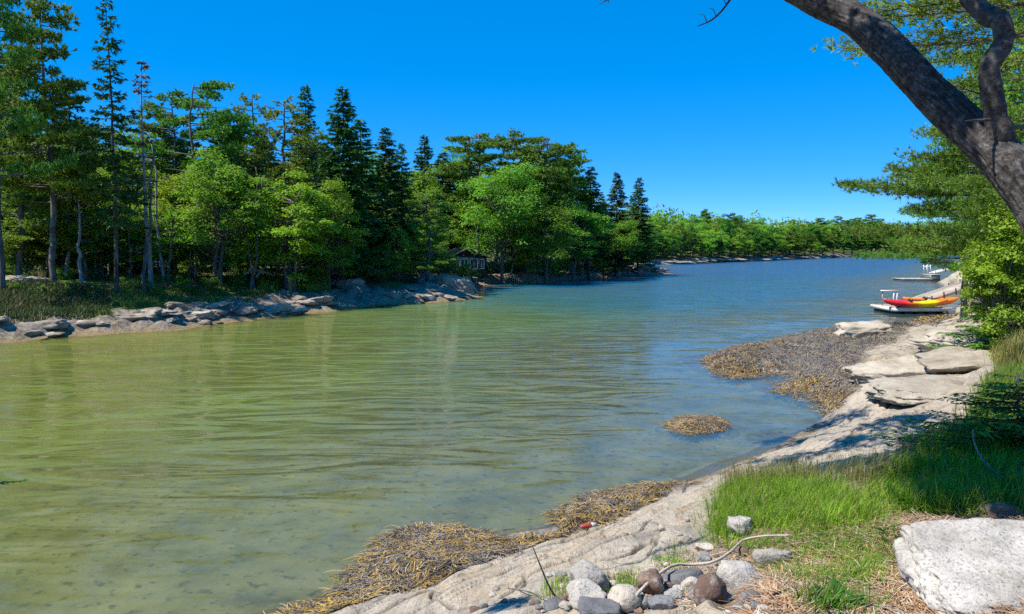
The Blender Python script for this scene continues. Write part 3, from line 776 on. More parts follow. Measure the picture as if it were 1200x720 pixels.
T('b1', 640, 66, 240, 90, 'dark leafy tree at the shore right of the great maple')
T('b2', 672, 72, 235, 80, 'maple under the pointing pine bough')
T('s2', 690, 77, 194, 56, 'slim spruce with open branches right of the pines')
T('s1', 722, 84, 202, 48, 'left one of the two lone spruces at the end of the point')
T('s1', 747, 87, 208, 46, 'right one of the two lone spruces at the end of the point')
T('s3', 706, 83, 232, 40, 'short spruce left of the two lone spruces')
T('b1', 690, 78, 262, 70, 'low maple near the shore left of the point')
T('b3', 722, 83, 258, 70, 'low spreading maple beneath the two lone spruces')
T('b2', 748, 89, 256, 50, 'last small maple above the boulders of the point')
G1 = 'trees of the second row on the left bank'
rs = random.Random(5)
NEARBY = [(2, 'the thick grey pine at the left edge'), (60, 'the tall layered pine'), (100, 'the low maple by the dark spruces'), (136, 'the tall thin spruce'), (176, 'the grey dead spruce'), (232, 'the flat-topped reaching pine'), (262, 'the bright maple left of the stump'), (342, 'the pale pointed conifer'), (402, 'the tallest dark spruce'), (456, 'the pointed spruce right of the tallest'), (497, 'the dull green spruce'), (545, 'the cabin'), (588, 'the great rounded maple'), (640, 'the flat pine crown'), (668, 'the pine pointing right'), (690, 'the slim open spruce'), (722, 'the two lone spruces')]
used = {}
def back_label(k, px):
    kw = {'b': 'leafy tree', 's': 'dark spruce', 'p': 'pine'}[k[0]]; nb = min(NEARBY, key=lambda t: abs(t[0] - px))[1]; base = f'{kw} half hidden behind {nb}'; n = used.get(base, 0); used[base] = n + 1
    return base if n == 0 else base.replace('half hidden', ['farther back', 'deepest in the shade', 'faintly seen'][n - 1] if n < 4 else 'low in the undergrowth')
for px, Y, yt, k, w in [(28, 37, 262, 'b4', 80), (70, 38, 250, 'b1', 90), (112, 38, 258, 'b4', 80), (150, 39, 250, 'b1', 90), (188, 39, 245, 'b4', 80), (225, 41, 262, 'b2', 70), (285, 42, 250, 'b4', 80), (318, 43, 255, 'b1', 70), (375, 44, 268, 'b4', 60), (540, 73, 268, 'b1', 60), (610, 72, 262, 'b4', 60), (655, 74, 268, 'b1', 60), (20, 44, 60, 's1', 110), (85, 45, 100, 's3', 120), (50, 41, 160, 'b2', 110), (120, 46, 140, 'p1', 120), (160, 45, 170, 'b1', 110), (150, 42, 215, 's3', 80), (200, 50, 140, 's1', 90), (230, 49, 175, 'p1', 110),
        (290, 52, 165, 'b2', 110), (310, 50, 155, 's1', 90), (370, 53, 150, 'p1', 110), (325, 46, 215, 'b1', 90), (385, 56, 170, 's1', 100), (440, 58, 190, 'b1', 100), (475, 60, 200, 'p1', 80), (415, 60, 195, 's3', 90),
        (520, 72, 178, 's1', 70), (535, 76, 185, 'b1', 90), (580, 82, 185, 'p1', 90), (620, 82, 170, 'b2', 100), (650, 84, 190, 'p2', 90), (610, 74, 205, 'b1', 90), (670, 84, 205, 'b1', 70), (695, 92, 225, 'p1', 60), (735, 94, 245, 'b1', 50),
        (565, 78, 215, 'b2', 80), (485, 66, 215, 'b1', 90), (5, 50, 90, 'b1', 100), (270, 60, 190, 'b3', 110), (350, 62, 180, 'b3', 110), (225, 62, 190, 'b3', 110), (400, 66, 195, 'b3', 110), (120, 60, 170, 'b3', 130), (60, 62, 150, 'b3', 130), (170, 60, 180, 'b3', 120)]:
    T(k, px, Y, yt, w, back_label(k, px), group=G1)
# understory by the shore
G2 = 'shrubs under the left bank trees'
for px, Y, yt, k in [(528, 60.5, 305, 'bush2'), (548, 61, 307, 'bush'), (15, 31.5, 330, 'bush2'), (48, 32, 334, 'bush2'), (82, 32.5, 328, 'bush2'), (112, 33, 333, 'bush2'), (146, 33.5, 326, 'bush2'), (178, 34.5, 330, 'bush2'), (212, 36, 324, 'bush2'), (246, 37.5, 322, 'bush2'), (278, 39, 320, 'bush2'), (310, 41, 318, 'bush2'), (35, 35, 318, 'bush2'), (75, 36, 312, 'bush2'), (12, 38, 300, 'bush2'), (120, 50, 300, 'bush2'), (215, 44, 305, 'bush'), (240, 46, 296, 'bush2'), (285, 44, 300, 'bush2'), (395, 46, 300, 'bush'),
        (420, 46, 292, 'bush2'), (440, 47, 290, 'bush2'), (372, 42, 316, 'bush'), (350, 43, 312, 'bush'), (578, 71, 304, 'bush2'), (600, 72, 300, 'bush2'), (630, 72, 302, 'bush'),
        (655, 74, 300, 'bush2'), (680, 78, 300, 'bush2'), (705, 83, 300, 'bush2'), (728, 87, 302, 'bush2'), (749, 92, 300, 'bush2'),
        (160, 52, 300, 'bush2'), (60, 50, 290, 'bush2'), (20, 55, 290, 'bush2'), (200, 58, 290, 'bush2'), (260, 60, 285, 'bush2'), (320, 60, 285, 'bush2'), (370, 60, 285, 'bush2'), (430, 64, 285, 'bush2'), (480, 70, 285, 'bush2'),
        (590, 86, 290, 'bush2'), (640, 86, 290, 'bush2'), (680, 92, 292, 'bush2'), (725, 98, 294, 'bush2')]:
    T(k, px, Y, yt, None, 'leafy shrub in the shade under the left bank trees', group=G2)
T('bush', 465, 48.5, 262, 46, 'sunlit yellow-green shrub hanging over the white rocks')
T('larch', 300, 49, 106, 90, 'yellow-green pine between the flat-topped pine and the pale conifer')
T('p2', 208, 47, 104, 110, 'ragged dark pine just left of the flat-topped pine')
T('b5', 495, 55, 262, 60, 'low sunlit tree beside the peaked rocks of the point')
# slim bare stems in front of the bank
G3 = 'slim bare trunks standing in the shade of the left bank'
def stem_mesh(seed, H, r0):
    r_ = np.random.RandomState(seed); mb = MB(); n = 14
    p = np.stack([np.cumsum(r_.normal(size=n)) * .05, np.cumsum(r_.normal(size=n)) * .05, np.linspace(-.2, H, n)], 1)
    tube(mb, p, np.linspace(r0, r0 * .3, n), 7, rough=.15, seed=seed)
    for k in range(12):
        i = r_.randint(4, n - 1); a = r_.uniform(0, 6.28); L = r_.uniform(.3, 1.1); d = np.array([cos(a), sin(a), r_.uniform(-.2, .5)])
        tube(mb, spline([p[i], p[i] + d * L * .5, p[i] + d * L + [0, 0, -.1]], 5), np.linspace(r0 * .22, .005, 5), 4, cap=False)
    return mb
stems = [stem_mesh(i, 7, .085).mesh('bare_trunk', [BK_GREY, BK_PALE, BK_BROWN][i % 3], True) for i in range(6)]
for i, (px, Y) in enumerate([(95, 34), (77, 37), (53, 36), (118, 38), (128, 40), (152, 36), (167, 34), (190, 38), (196, 36), (222, 39), (229, 40), (247, 38), (290, 39), (296, 40), (302, 42), (334, 41), (350, 45),
                         (560, 61), (568, 68), (575, 67), (552, 59), (590, 68), (600, 69), (612, 70), (625, 71), (640, 71), (655, 73), (668, 74), (683, 77), (515, 62), (484, 56), (436, 52), (425, 49)]):
    x = at_y(px, 300, Y).x; z0 = float(height(np.array([x]), np.array([float(Y)]))[0])
    o = link('bare_trunk', stems[i % 6]); o.location = (x, Y, z0 - .05); o.rotation_euler = (rs.uniform(-.06, .06), rs.uniform(-.08, .08), rs.uniform(0, 6)); s = rs.uniform(.55, 1.05); o.scale = (s * 1.1, s * 1.1, s * rs.uniform(.7, 1.1))
    if i == 0: o.data = stems[1]; o.scale = (1.1, 1.1, .52); tag(o, 'pale broken snag with stub branches standing before the dark trunks', 'tree trunk')
    else: tag(o, 'slim bare trunk in the shade of the left bank', 'tree trunk', G3)

# ---------------------------------------------------------------- far shore
G4 = 'round-crowned trees along the far shore'; G5 = 'dark pines along the far shore'
LF_FAR = mat_leaf('far_leaves', (.035, .10, .016), (.07, .17, .022), (.12, .26, .03), nsc=.5, vary=.25)
PR['f1'] = broadleaf(61, 10, 3.6, base=.08, nc=44, per=110, lf=.36, leaf=LF_FAR); PR['f2'] = broadleaf(62, 10, 3.2, base=.08, nc=40, per=110, lf=.36)
PR['f3'] = broadleaf(63, 10, 3.6, base=.08, nc=40, per=110, lf=.36, leaf=LF_BRIGHT); PR['fp'] = pine(64, 13, 3.2, base=.2, nb=40, lf=.42, wd=.13, flat=.9, nn=7)
rs = random.Random(9)
shore = [at_z(a, b, 0) for a, b in [(745, 310.3), (790, 309.6), (870, 306.3), (930, 303.8), (1000, 301), (1060, 299.2), (1100, 298.2)]]
def along(px):
    xs = [745, 790, 870, 930, 1000, 1060, 1100]; bs = [310.3, 309.6, 306.3, 303.8, 301, 299.2, 298.2]
    b = np.interp(px, xs, bs); return at_z(px, b, 0)
tops = [(700, 268), (745, 258), (770, 262), (790, 258), (830, 256), (860, 254), (900, 262), (940, 262), (970, 258), (1000, 256), (1030, 255), (1042, 268), (1100, 264)]
for row, (dd, dt, step) in enumerate([(3.5, 22, 11), (9, 10, 12), (17, 3, 12), (30, 0, 13)]):
    px = 690 + row * 4
    while px < 1125:
        sx, sy = along(px); Y = float(sy) + dd * (1 + .5 * (px > 900)) + rs.uniform(-1, 1)
        yt = np.interp(px, [t[0] for t in tops], [t[1] for t in tops]) + dt * rs.uniform(.5, 1.2) + rs.uniform(-5, 3.5)
        dark = (955 < px < 1050 and rs.random() < .75) or rs.random() < .18
        k = 'fp' if dark else rs.choice(['f1', 'f2', 'f3', 'f1'])
        T(k, px, Y, yt, rs.uniform(26, 38) if px < 950 else rs.uniform(20, 28), 'dark pine in the wood along the far shore' if dark else 'round green tree in the wood along the far shore',
          group=G5 if dark else G4, name='pine_tree' if dark else 'broadleaf_tree')
        px += step * rs.uniform(.75, 1.25)
PR['snagpine'] = pine(66, 12, 2.2, base=.6, nb=12, lf=.5, wd=.15, flat=.9, nn=7, sparse=.2, skew=0)
T('snagpine', 829, 190, 244, 22, 'ragged pine sticking up above the far tree line', name='pine_tree')
T('dead', 787, 175, 248, 12, 'thin bare tree tip above the far tree line left of the ragged pine')
# wood behind, read as one mass
def wood_mass():
    mb = MB(); r_ = np.random.RandomState(77)
    n = 190; px = r_.uniform(640, 1160, n); Y = 330 + r_.uniform(0, 300, n) + (px - 700) * .25
    n2 = 80; px = np.concatenate([px, r_.uniform(-100, 760, n2)]); Y = np.concatenate([Y, r_.uniform(170, 330, n2)])
    for p, y in zip(px, Y):
        x = at_y(p, 300, y).x; g = float(height(np.array([x]), np.array([y]))[0]); hgt = r_.uniform(11, 16)
        if p < 745: hgt = min(hgt, top_z(272, y) - g)
        c = np.array([x, y, g + hgt * .55]); m = 160; u = rnd_dir(r_, m); w = 1 + .4 * noise(u[:, 0] * 2 + x, u[:, 1] * 2, u[:, 2] * 2)
        P = c + u * np.array([4.6, 4.6, hgt * .5]) * w[:, None]
        N = unit(u + r_.normal(size=(m, 3)) * .5); D = np.cross(N, r_.normal(size=(m, 3)))
        leaves(mb, P, D, N, 1.6 * r_.uniform(.6, 1.4, m), 1.1, .1)
    return mb
tag(wood_mass().build('distant_wood', LF_BROAD), 'green wood on the rising land behind the far shore', 'wood', kind='stuff')
# ================================================================ ROCKS
def ico(sub):
    import bmesh
    bm = bmesh.new(); bmesh.ops.create_icosphere(bm, subdivisions=sub, radius=1.0)
    v = np.array([x.co[:] for x in bm.verts]); f = np.array([[q.index for q in p.verts] for p in bm.faces]); bm.free(); return v, f
ICO = {k: ico(k) for k in (3, 4, 5, 6)}
def rock_mb(seed, sub=4, size=(1, 1, 1), cuts=9, rough=.12, fine=.03, boxy=0.0, strata=0.0):
    rs = np.random.RandomState(seed); v, f = ICO[sub]; v = v.copy()
    if boxy:
        m = np.abs(v).max(1)[:, None]; v = v * (1 - boxy) + v / m * boxy * .82
    for k in range(cuts):
        n = rnd_dir(rs, 1)[0]; d = rs.uniform(.55, .86)
        s = v @ n; ex = np.maximum(s - d, 0); v = v - np.outer(ex * .9, n)
    r = 1 + rough * fbm(v[:, 0] * 1.5 + seed, v[:, 1] * 1.5, v[:, 2] * 1.5, 3) + fine * fbm(v[:, 0] * 6, v[:, 1] * 6 + seed, v[:, 2] * 6, 4)
    v = v * r[:, None]
    if strata:
        q = v[:, 2] * 5 + .8 * noise(v[:, 0], v[:, 1], seed); st = (np.floor(q) + smooth(0, .3, q - np.floor(q))) - q
        v[:, :2] *= (1 + strata * st)[:, None]
        v[:, 2] += .03 * fbm(v[:, 0] * 2, v[:, 1] * 9, 4, 3)
    mb = MB(); mb.add(v * np.array(size), None, f); return mb
def mat_rock(name, stops, speck=(.06, .055, .05), amt=.5, sc=1.0, lichen=(.30, .29, .24), wet=True):
    m = NT(name, .86, .22); p = m.co('Object'); w = m.co('Position')
    a = m.noise(w, 2.2 * sc, 6, .65); b = m.noise(w, 38 * sc, 5, .75); c = m.noise(w, 8 * sc, 6, .7)
    x = m.ramp(a, stops); oi = m.new('ObjectInfo')
    hs = m.new('HueSaturation'); m.lk(m.math('MULTIPLY_ADD', oi.outputs['Random'], .4, .8), hs.inputs['Value']); m.lk(x, hs.inputs['Color']); x = hs.outputs[0]
    x = m.mix(m.ramp(c, [(.55, 0.0), (.66, .65)]), x, lichen)
    x = m.mix(m.ramp(b, [(.36, amt), (.47, 0.0)]), x, speck)
    if wet:
        z = m.new('SeparateXYZ'); m.lk(w, z.inputs[0]); zz = m.math('ADD', z.outputs[2], m.math('MULTIPLY', m.math('SUBTRACT', a, .5), .4))
        x = m.mix(m.ramp(zz, [(.03, .85), (.2, 0.0)]), x, (.20, .14, .06))
    m.base(x); m.normal(m.bump(b, .35, .01, m.bump(c, .7, .04))); return m.m
R_GRAN = mat_rock('white_granite', [(.3, (.28, .25, .21)), (.5, (.44, .405, .36)), (.7, (.54, .50, .45))], sc=1.6, amt=.7, wet=False)
R_GREY = mat_rock('grey_stone', [(.3, (.16, .155, .15)), (.5, (.26, .25, .24)), (.7, (.36, .35, .33))], sc=1.5, wet=False)
R_DARK = mat_rock('dark_stone', [(.3, (.10, .10, .105)), (.5, (.17, .17, .175)), (.7, (.25, .245, .245))], sc=1.5, wet=False, lichen=(.18, .18, .18))
R_RED = mat_rock('reddish_stone', [(.3, (.12, .07, .05)), (.5, (.21, .135, .10)), (.7, (.33, .25, .20))], sc=1.5, wet=False, lichen=(.36, .32, .28))
R_TAN = mat_rock('tan_stone', [(.3, (.36, .30, .23)), (.5, (.50, .44, .36)), (.7, (.60, .56, .50))], sc=1.5, wet=False)
R_SHORE = mat_rock('shore_rock', [(.3, (.13, .105, .08)), (.5, (.29, .245, .19)), (.7, (.56, .49, .39))], sc=.7, amt=.3)
R_PALE = mat_rock('pale_bedrock', [(.3, (.20, .17, .13)), (.45, (.36, .31, .245)), (.6, (.46, .41, .33)), (.72, (.36, .31, .24))], sc=.8, amt=.4)

def put(o, x, y, z=None, rz=0, rx=0, ry=0, s=1.0, dz=0.0):
    if z is None: z = float(height(np.array([x]), np.array([y]))[0])
    o.location = (x, y, z + dz); o.rotation_euler = (rx, ry, rz)
    o.scale = (s, s, s) if not isinstance(s, tuple) else s
    return o
def stone(seed, px, py, wpx, hpx, mat, label, cuts=6, rough=.1, sub=4, asp=1.0, boxy=0.0, name='stone', rz=None, ry=0.0, zg=None, fine=.03, strata=0.0):
    x, y, z = hit(px, py + hpx * .3); d = math.hypot(x, y); wdt = wpx / F * y / 2; hh = hpx / F * y / 2 * 1.15
    mb = rock_mb(seed, sub, (wdt, wdt * asp, hh), cuts, rough, fine, boxy, strata)
    o = mb.build(name, mat, shade=True); z = float(height(np.array([x]), np.array([y]))[0])
    put(o, x, y, z + hh * .55, rz=0 if rz is None else rz, ry=ry); tag(o, label, 'stone' if name == 'stone' else 'rock'); return o
stone(101, 690, 683, 56, 34, R_GRAN, 'white rounded granite boulder, leftmost of the boulder row')
stone(102, 686, 703, 54, 30, R_GRAN, 'speckled pale boulder just below the leftmost white one', fine=.05)
stone(103, 731, 708, 42, 28, R_TAN, 'round grey-white speckled boulder at the bottom edge', cuts=3, rough=.06)
stone(104, 764, 693, 38, 34, R_RED, 'rough brown boulder in the middle of the row')
stone(105, 800, 681, 52, 24, R_DARK, 'smooth dark grey cobble lying on its side', cuts=2, rough=.05, asp=.6, ry=-.2)
stone(106, 866, 678, 54, 38, R_GRAN, 'white and pinkish pointed boulder by the pale stick', cuts=8, boxy=.3)
stone(107, 832, 699, 40, 44, R_RED, 'dark reddish boulder standing below the pale pinkish one', cuts=3, rough=.07)
stone(108, 810, 688, 26, 20, R_TAN, 'small cream stone beside the dark reddish boulder')
stone(109, 703, 719, 56, 18, R_DARK, 'dark slate slab at the bottom edge under the pale boulders', cuts=10, boxy=.5)
stone(110, 788, 704, 26, 22, R_GREY, 'grey stone in front of the dark cobble')
stone(111, 776, 718, 34, 18, R_DARK, 'dark stone half under the pale stick at the bottom edge')
stone(112, 869, 622, 36, 22, R_GRAN, 'white granite block in the grass, the farther of two', boxy=.6, cuts=4)
stone(113, 905, 653, 52, 22, R_GRAN, 'long white granite stone in the grass, the nearer of two', boxy=.6, cuts=4, asp=.5)
stone(114, 825, 642, 24, 10, R_TAN, 'flat tan stone plate at the edge of the grass', boxy=.6)
stone(115, 824, 655, 22, 10, R_GREY, 'flat grey stone plate below the tan plate', boxy=.6)
stone(116, 869, 646, 18, 12, R_RED, 'small pinkish stone between the two white granite stones')
stone(117, 762, 676, 26, 14, R_TAN, 'tan flat stone behind the brown boulder', boxy=.5)
stone(118, 556, 718, 16, 10, R_RED, 'small rusty stone at the bottom edge of the ledge')
stone(119, 775, 628, 10, 9, R_TAN, 'little yellowish pebble cluster stone alone on the ledge')
stone(120, 805, 615, 8, 7, R_GRAN, 'tiny white pebble alone on the ledge near the grass')
stone(121, 1172, 598, 44, 16, R_RED, 'brown stone in the shade behind the big granite slab', cuts=5)
stone(122, 648, 712, 34, 14, R_DARK, 'small dark stones lump left of the boulders at the bottom edge', cuts=6)
stone(123, 752, 712, 22, 16, R_GREY, 'grey pebble between speckled and brown boulders')
stone(124, 850, 702, 24, 14, R_GREY, 'grey stone right of the dark reddish boulder')
# large granite slab, tilted towards the viewer
def big_slab():
    mb = rock_mb(133, 6, (.90, .45, .19), 0, .07, .03, boxy=.68)
    V = mb.v[0]; V[:, 2] += .02 * fbm(V[:, 0] * 4, V[:, 1] * 4, 3, 4) + .006 * fbm(V[:, 0] * 22, V[:, 1] * 22, 3, 3)
    o = mb.build('granite_slab', R_GRAN, shade=True); put(o, 2.84, 3.92, 1.27, rz=radians(-3), rx=radians(15))
    tag(o, 'big speckled white granite slab at the lower right corner', 'rock')
big_slab()
for s, (px, py) in enumerate([(1085, 700)]):
    x, y, z = 2.32, 3.86, 0
    o = rock_mb(140 + s, 3, (.10, .12, .07), 6).build('stone', R_GREY, shade=True); put(o, x, y, dz=.02); tag(o, ['grey stone in the dark hollow under the big granite slab', ''][s], 'stone')
# bedrock outcrops on the near bank
def outcrop(seed, px, py, wpx, hpx, asp, label, ry=0, rz=0, sub=5, mat=None, zc=None, Y=None):
    if Y is None: x, y, z = hit(px, py + hpx * .35)
    else: x, y = at_y(px, 300, Y).x, Y; z = float(height(np.array([x]), np.array([float(y)]))[0])
    w = wpx / F * y / 2; h = hpx / F * y / 2 * 1.5
    o = rock_mb(seed, sub, (w, w * asp, h), 6, .16, .06, .42, strata=.035).build('rock_outcrop', mat or R_PALE, shade=True)
    put(o, x, y, z + h * .0 if zc is None else zc, rz, 0, ry); tag(o, label, 'rock')
outcrop(151, 1066, 428, 150, 26, .7, 'pale rounded bedrock hump with a dark vertical crack', rz=.15)
outcrop(152, 1135, 420, 160, 30, .8, 'brown-stained bedrock hump right of the cracked pale one', rz=.3)
outcrop(153, 1105, 452, 200, 18, .6, 'long low bedrock shelf with dark slots beneath it', rz=.25)
outcrop(154, 1010, 384, 86, 20, .55, 'smooth pale rock dome rising from the weed near the dock', ry=-.05)
outcrop(155, 1150, 396, 150, 22, .8, 'bleached bedrock ridge under the spruce boughs', rz=.3)
outcrop(156, 1145, 357, 44, 26, .4, 'dark-sided pointed slab under the gangway', ry=-.35, rz=.4, Y=35)
for i, (px, py, w, h, lb) in enumerate([(1120, 333, 50, 16, 'lowest tilted rock slab of the outcrop beyond the gangway'), (1136, 324, 56, 22, 'middle tilted pale slab of the outcrop beyond the gangway'),
                                    (1153, 316, 60, 24, 'topmost tilted slab of the outcrop beyond the gangway'), (1142, 337, 30, 14, 'dark broken boulder at the foot of the outcrop beyond the gangway')]):
    outcrop(160 + i, px, py, w, h, .5, lb, ry=-.45, rz=.5, sub=4, Y=60 - (py - 316) * .35, mat=R_PALE if i < 3 else R_SHORE)
# small pebbles, individually placed
G6 = 'pebbles scattered between the boulders and the grass'
pebm = [rock_mb(170 + i, 3, (1, rs.uniform(.7, 1), rs.uniform(.45, .7)), 4).mesh('pebble', [R_GREY, R_TAN, R_DARK, R_RED, R_GRAN][i % 5], True) for i in range(10)]
r_ = random.Random(4)
for i in range(150):
    t = r_.random()
    px, py = (r_.uniform(640, 900), r_.uniform(672, 722)) if t < .65 else (r_.uniform(770, 860), r_.uniform(628, 680)) if t < .9 else (r_.uniform(560, 660), r_.uniform(694, 722))
    x, y, z = hit(px, py); s = r_.uniform(.012, .034) * (1.3 if t < .65 else 1)
    o = link('pebble', pebm[i % 10]); put(o, x, y, rz=r_.uniform(0, 6), s=s, dz=s * .25); tag(o, 'small pebble lying among the boulders and gravel', 'pebble', G6)
# left bank shore rocks
G7 = 'grey boulders along the left shore'
shm = [rock_mb(190 + i, 4, (1, r_.uniform(.5, .85), r_.uniform(.28, .5)), 9, .16, .05, .25, strata=.03).mesh('shore_rock', R_SHORE, True) for i in range(7)]
LS = np.array(L_SHORE[2:-1]); 
cand = []
for i in range(len(LS) - 1):
    a, b = LS[i], LS[i + 1]; l = math.hypot(*(b - a)); nx, ny = -(b - a)[1] / l, (b - a)[0] / l
    k = int(l / 1.0) + 1
    for q in range(k):
        for rep in range(2):
            p = a + (b - a) * (q + r_.random()) / k; d = r_.uniform(-.15, 3.6 if p[1] > 38 else 1.6) if rep else r_.uniform(-.2, 1.0)
            cand.append((p[0] + nx * d, p[1] + ny * d, d, math.atan2((b - a)[1], (b - a)[0])))
for i, (x, y, d, an) in enumerate(cand):
    px = 600 + F * x / y
    if px < -40: continue
    if 575 < px < 690 and r_.random() < .75: continue
    o = link('shore_rock', shm[r_.randrange(7)]); s = r_.uniform(.2, .66) * (1.0 if y < 60 else 1.1)
    if d < .2: s *= .7
    put(o, x, y, rz=an + r_.uniform(-.4, .4), rx=r_.uniform(-.2, .2), ry=r_.uniform(-.2, .2), s=(s * r_.uniform(.9, 1.5), s, s * r_.uniform(.6, 1.0)), dz=.02 * s)
    tag(o, 'grey weathered boulder in the rocks along the left shore', 'boulder', G7)
for i, (px, Y, w, h, lb, ry) in enumerate([(497, 50.5, 52, 34, 'left peaked white boulder on the rocky point', -.1), (531, 50, 58, 38, 'right peaked white boulder at the tip of the rocky point', .12),
        (230, 31.5, 60, 14, 'broad flat slab in shade at the left waterline', 0), (185, 29.6, 44, 8, 'low wet slab at the left waterline', 0), (22, 34, 70, 16, 'bluish slab lying in the grass at the far left', 0),
        (325, 35, 34, 16, 'white square boulder at the left waterline', .1), (412, 44, 40, 20, 'pale boulder heap in the shade behind the left waterline', 0), (345, 35.6, 40, 12, 'white wedge boulder beside the square one', -.1),
        (758, 91, 40, 14, 'dark boulder at the end of the wooded point', 0), (771, 94, 34, 8, 'low pale rock beyond the end of the wooded point', 0)]):
    x = at_y(px, 300, Y).x; W2, H2 = w / F * Y / 2, h / F * Y / 2
    o = rock_mb(220 + i, 5, (W2, W2 * .7, H2), 14, .2, .08, .25, .06).build('boulder', R_PALE if 'white' in lb or 'pale' in lb else R_SHORE, shade=True)
    z = max(0, float(height(np.array([x]), np.array([float(Y)]))[0])); put(o, x, Y, min(z, top_z({0: 322, 1: 324}.get(i, 0), Y) - H2) + H2 * .25 if i > 1 else top_z({0: 323, 1: 324}[i], Y) - H2 * .9, ry=ry, rz=.3); tag(o, lb, 'boulder')
# far shore: a few pale rocks
G8 = 'pale rocks at the foot of the far wood'
for i in range(46):
    px = r_.uniform(742, 1098); sx, sy = along(px); s = r_.uniform(.8, 2.6)
    o = link('shore_rock', shm[i % 7]); put(o, float(sx), float(sy) + r_.uniform(0, 2.5), rz=r_.uniform(-.4, .4), s=(s * 1.8, s, s * .55), dz=.0); tag(o, 'pale rock low on the far shoreline', 'rock', G8)

# ================================================================ ROCKWEED
def mat_tint(name, rough=.8, spec=.2, trans=0.0, var=.25):
    m = NT(name, rough, spec); c = m.attr('tint', 'Color'); n = m.noise(m.co('Position'), 3.0, 4)
    x = m.mix(1.0, c, m.ramp(n, [(.3, (1 - var,) * 3), (.7, (1 + var,) * 3)]), 'MULTIPLY'); m.base(x)
    if trans:
        t = m.new('BsdfTranslucent'); m.lk(x, t.inputs['Color']); mx = m.new('MixShader'); mx.inputs[0].default_value = trans
        m.lk(m.b.outputs[0], mx.inputs[1]); m.lk(t.outputs[0], mx.inputs[2]); m.lk(mx.outputs[0], m.out.inputs['Surface'])
    return m.m
M_WEED = mat_tint('rockweed', .38, .5, var=.35); M_GRASS = mat_tint('grass_blades', .5, .3, .35); M_STRAW = mat_tint('pine_straw', .8, .2)
M_PAINT = mat_tint('painted', .4, .4, var=.06); M_WOOD = mat_tint('weathered_planks', .85, .2, var=.2)
def zone(polyz, n, rs, z=.05):
    P = [tuple(map(float, at_z(a, b, z))) for a, b in polyz]; A = np.array(P)
    out = np.zeros((0, 2))
    while len(out) < n:
        q = rs.uniform(A.min(0), A.max(0), (n * 2, 2)); q = q[sdist(P, q[:, 0], q[:, 1]) > 0]; out = np.concatenate([out, q])
    return out[:n], P
def weed(seed, poly, n, L, wd, label, gold=.35, lift=.03, z=.05, thin=0.0):
    rs = np.random.RandomState(seed); q, P = zone(poly, n, rs, z)
    if thin:
        kf = fbm(q[:, 0] * 1.4, q[:, 1] * 1.4, seed, 3) > thin - .5; q = q[kf]; n = len(q)
    an = 2.2 * noise(q[:, 0] * 1.1, q[:, 1] * 1.1, 5) + 1.2 * noise(q[:, 0] * 4, q[:, 1] * 4, 9) * 2 + rs.normal(size=n) * .35 + rs.choice([0, pi], n)
    k = 4; t = np.linspace(0, 1, k)[None]; Lr = L * rs.uniform(.5, 1.4, n)[:, None]; cv = rs.normal(size=n)[:, None] * 1.4
    A = an[:, None] + cv * t; ds = Lr / k
    X = q[:, :1] + np.cumsum(np.cos(A) * ds, 1); Y = q[:, 1:] + np.cumsum(np.sin(A) * ds, 1)
    edge = sdist(P, q[:, 0], q[:, 1])
    gold = gold * 1.05; lift = lift * .6
    Z = np.maximum(height(X, Y), -.015) + lift * rs.uniform(.1, 1, n)[:, None] * (np.sin(t * pi) + .25) + .012
    Wd = wd * rs.uniform(.6, 1.3, n)[:, None] * np.sin(np.clip(t * .8 + .18, 0, 1) * pi) + wd * .15
    nx, ny = -np.sin(A), np.cos(A)
    a = np.stack([X - nx * Wd / 2, Y - ny * Wd / 2, Z - rs.uniform(-.3, .3, n)[:, None] * wd], -1); b = np.stack([X + nx * Wd / 2, Y + ny * Wd / 2, Z], -1)
    V = np.stack([a, b], 2).reshape(-1, 3)
    i = np.arange(n)[:, None] * (2 * k) + np.arange(k - 1)[None] * 2
    Q = np.stack([i, i + 1, i + 3, i + 2], -1).reshape(-1, 4)
    zc = height(q[:, 0], q[:, 1]); pg = gold + .45 * noise(q[:, 0] * .9, q[:, 1] * .9, 3 + seed) + .5 * smooth(.16, .0, zc) * (rs.rand(n) * .8 + .2)
    g = rs.rand(n) < pg; dk = rs.rand(n) < .3
    base = np.array([.26, .225, .175]) * rs.uniform(.6, 1.25, n)[:, None]
    C = np.where(g[:, None], np.array([.40, .26, .06]) * rs.uniform(.55, 1.25, n)[:, None], base); C = np.where(dk[:, None], np.array([.075, .055, .05]), C)
    mb = MB(); mb.add(V, Q, None, np.repeat(C, 2 * k, 0))
    o = mb.build('rockweed', M_WEED, colors=True); tag(o, label, 'seaweed', kind='stuff'); return o
weed(1, [(440, 640), (470, 618), (530, 612), (575, 625), (600, 650), (560, 664), (520, 680), (470, 690), (430, 702), (408, 690), (415, 665), (440, 655)], 15000, .23, .008, 'grey and golden rockweed heaped on the nearest submerged rock', .22, .05)
weed(2, [(400, 700), (430, 668), (520, 668), (500, 690), (450, 706), (395, 722), (300, 735), (340, 712)], 8000, .2, .008, 'golden rockweed fringe at the foot of the ledge', .75, .03, thin=.42)
weed(3, [(540, 620), (600, 612), (660, 622), (700, 612), (650, 632), (590, 650), (560, 655)], 7000, .14, .009, 'thin rockweed strip between the two weed heaps', .6, .03, thin=.4)
weed(4, [(655, 598), (690, 578), (740, 568), (790, 562), (803, 570), (770, 586), (735, 602), (700, 616), (665, 618)], 10000, .21, .008, 'rockweed tangle against the middle of the ledge', .35, .05)
weed(5, [(781, 493), (800, 485), (835, 484), (852, 493), (840, 502), (812, 506), (790, 502)], 8000, .14, .009, 'golden brown rockweed covering the small lone islet', .45, .03)
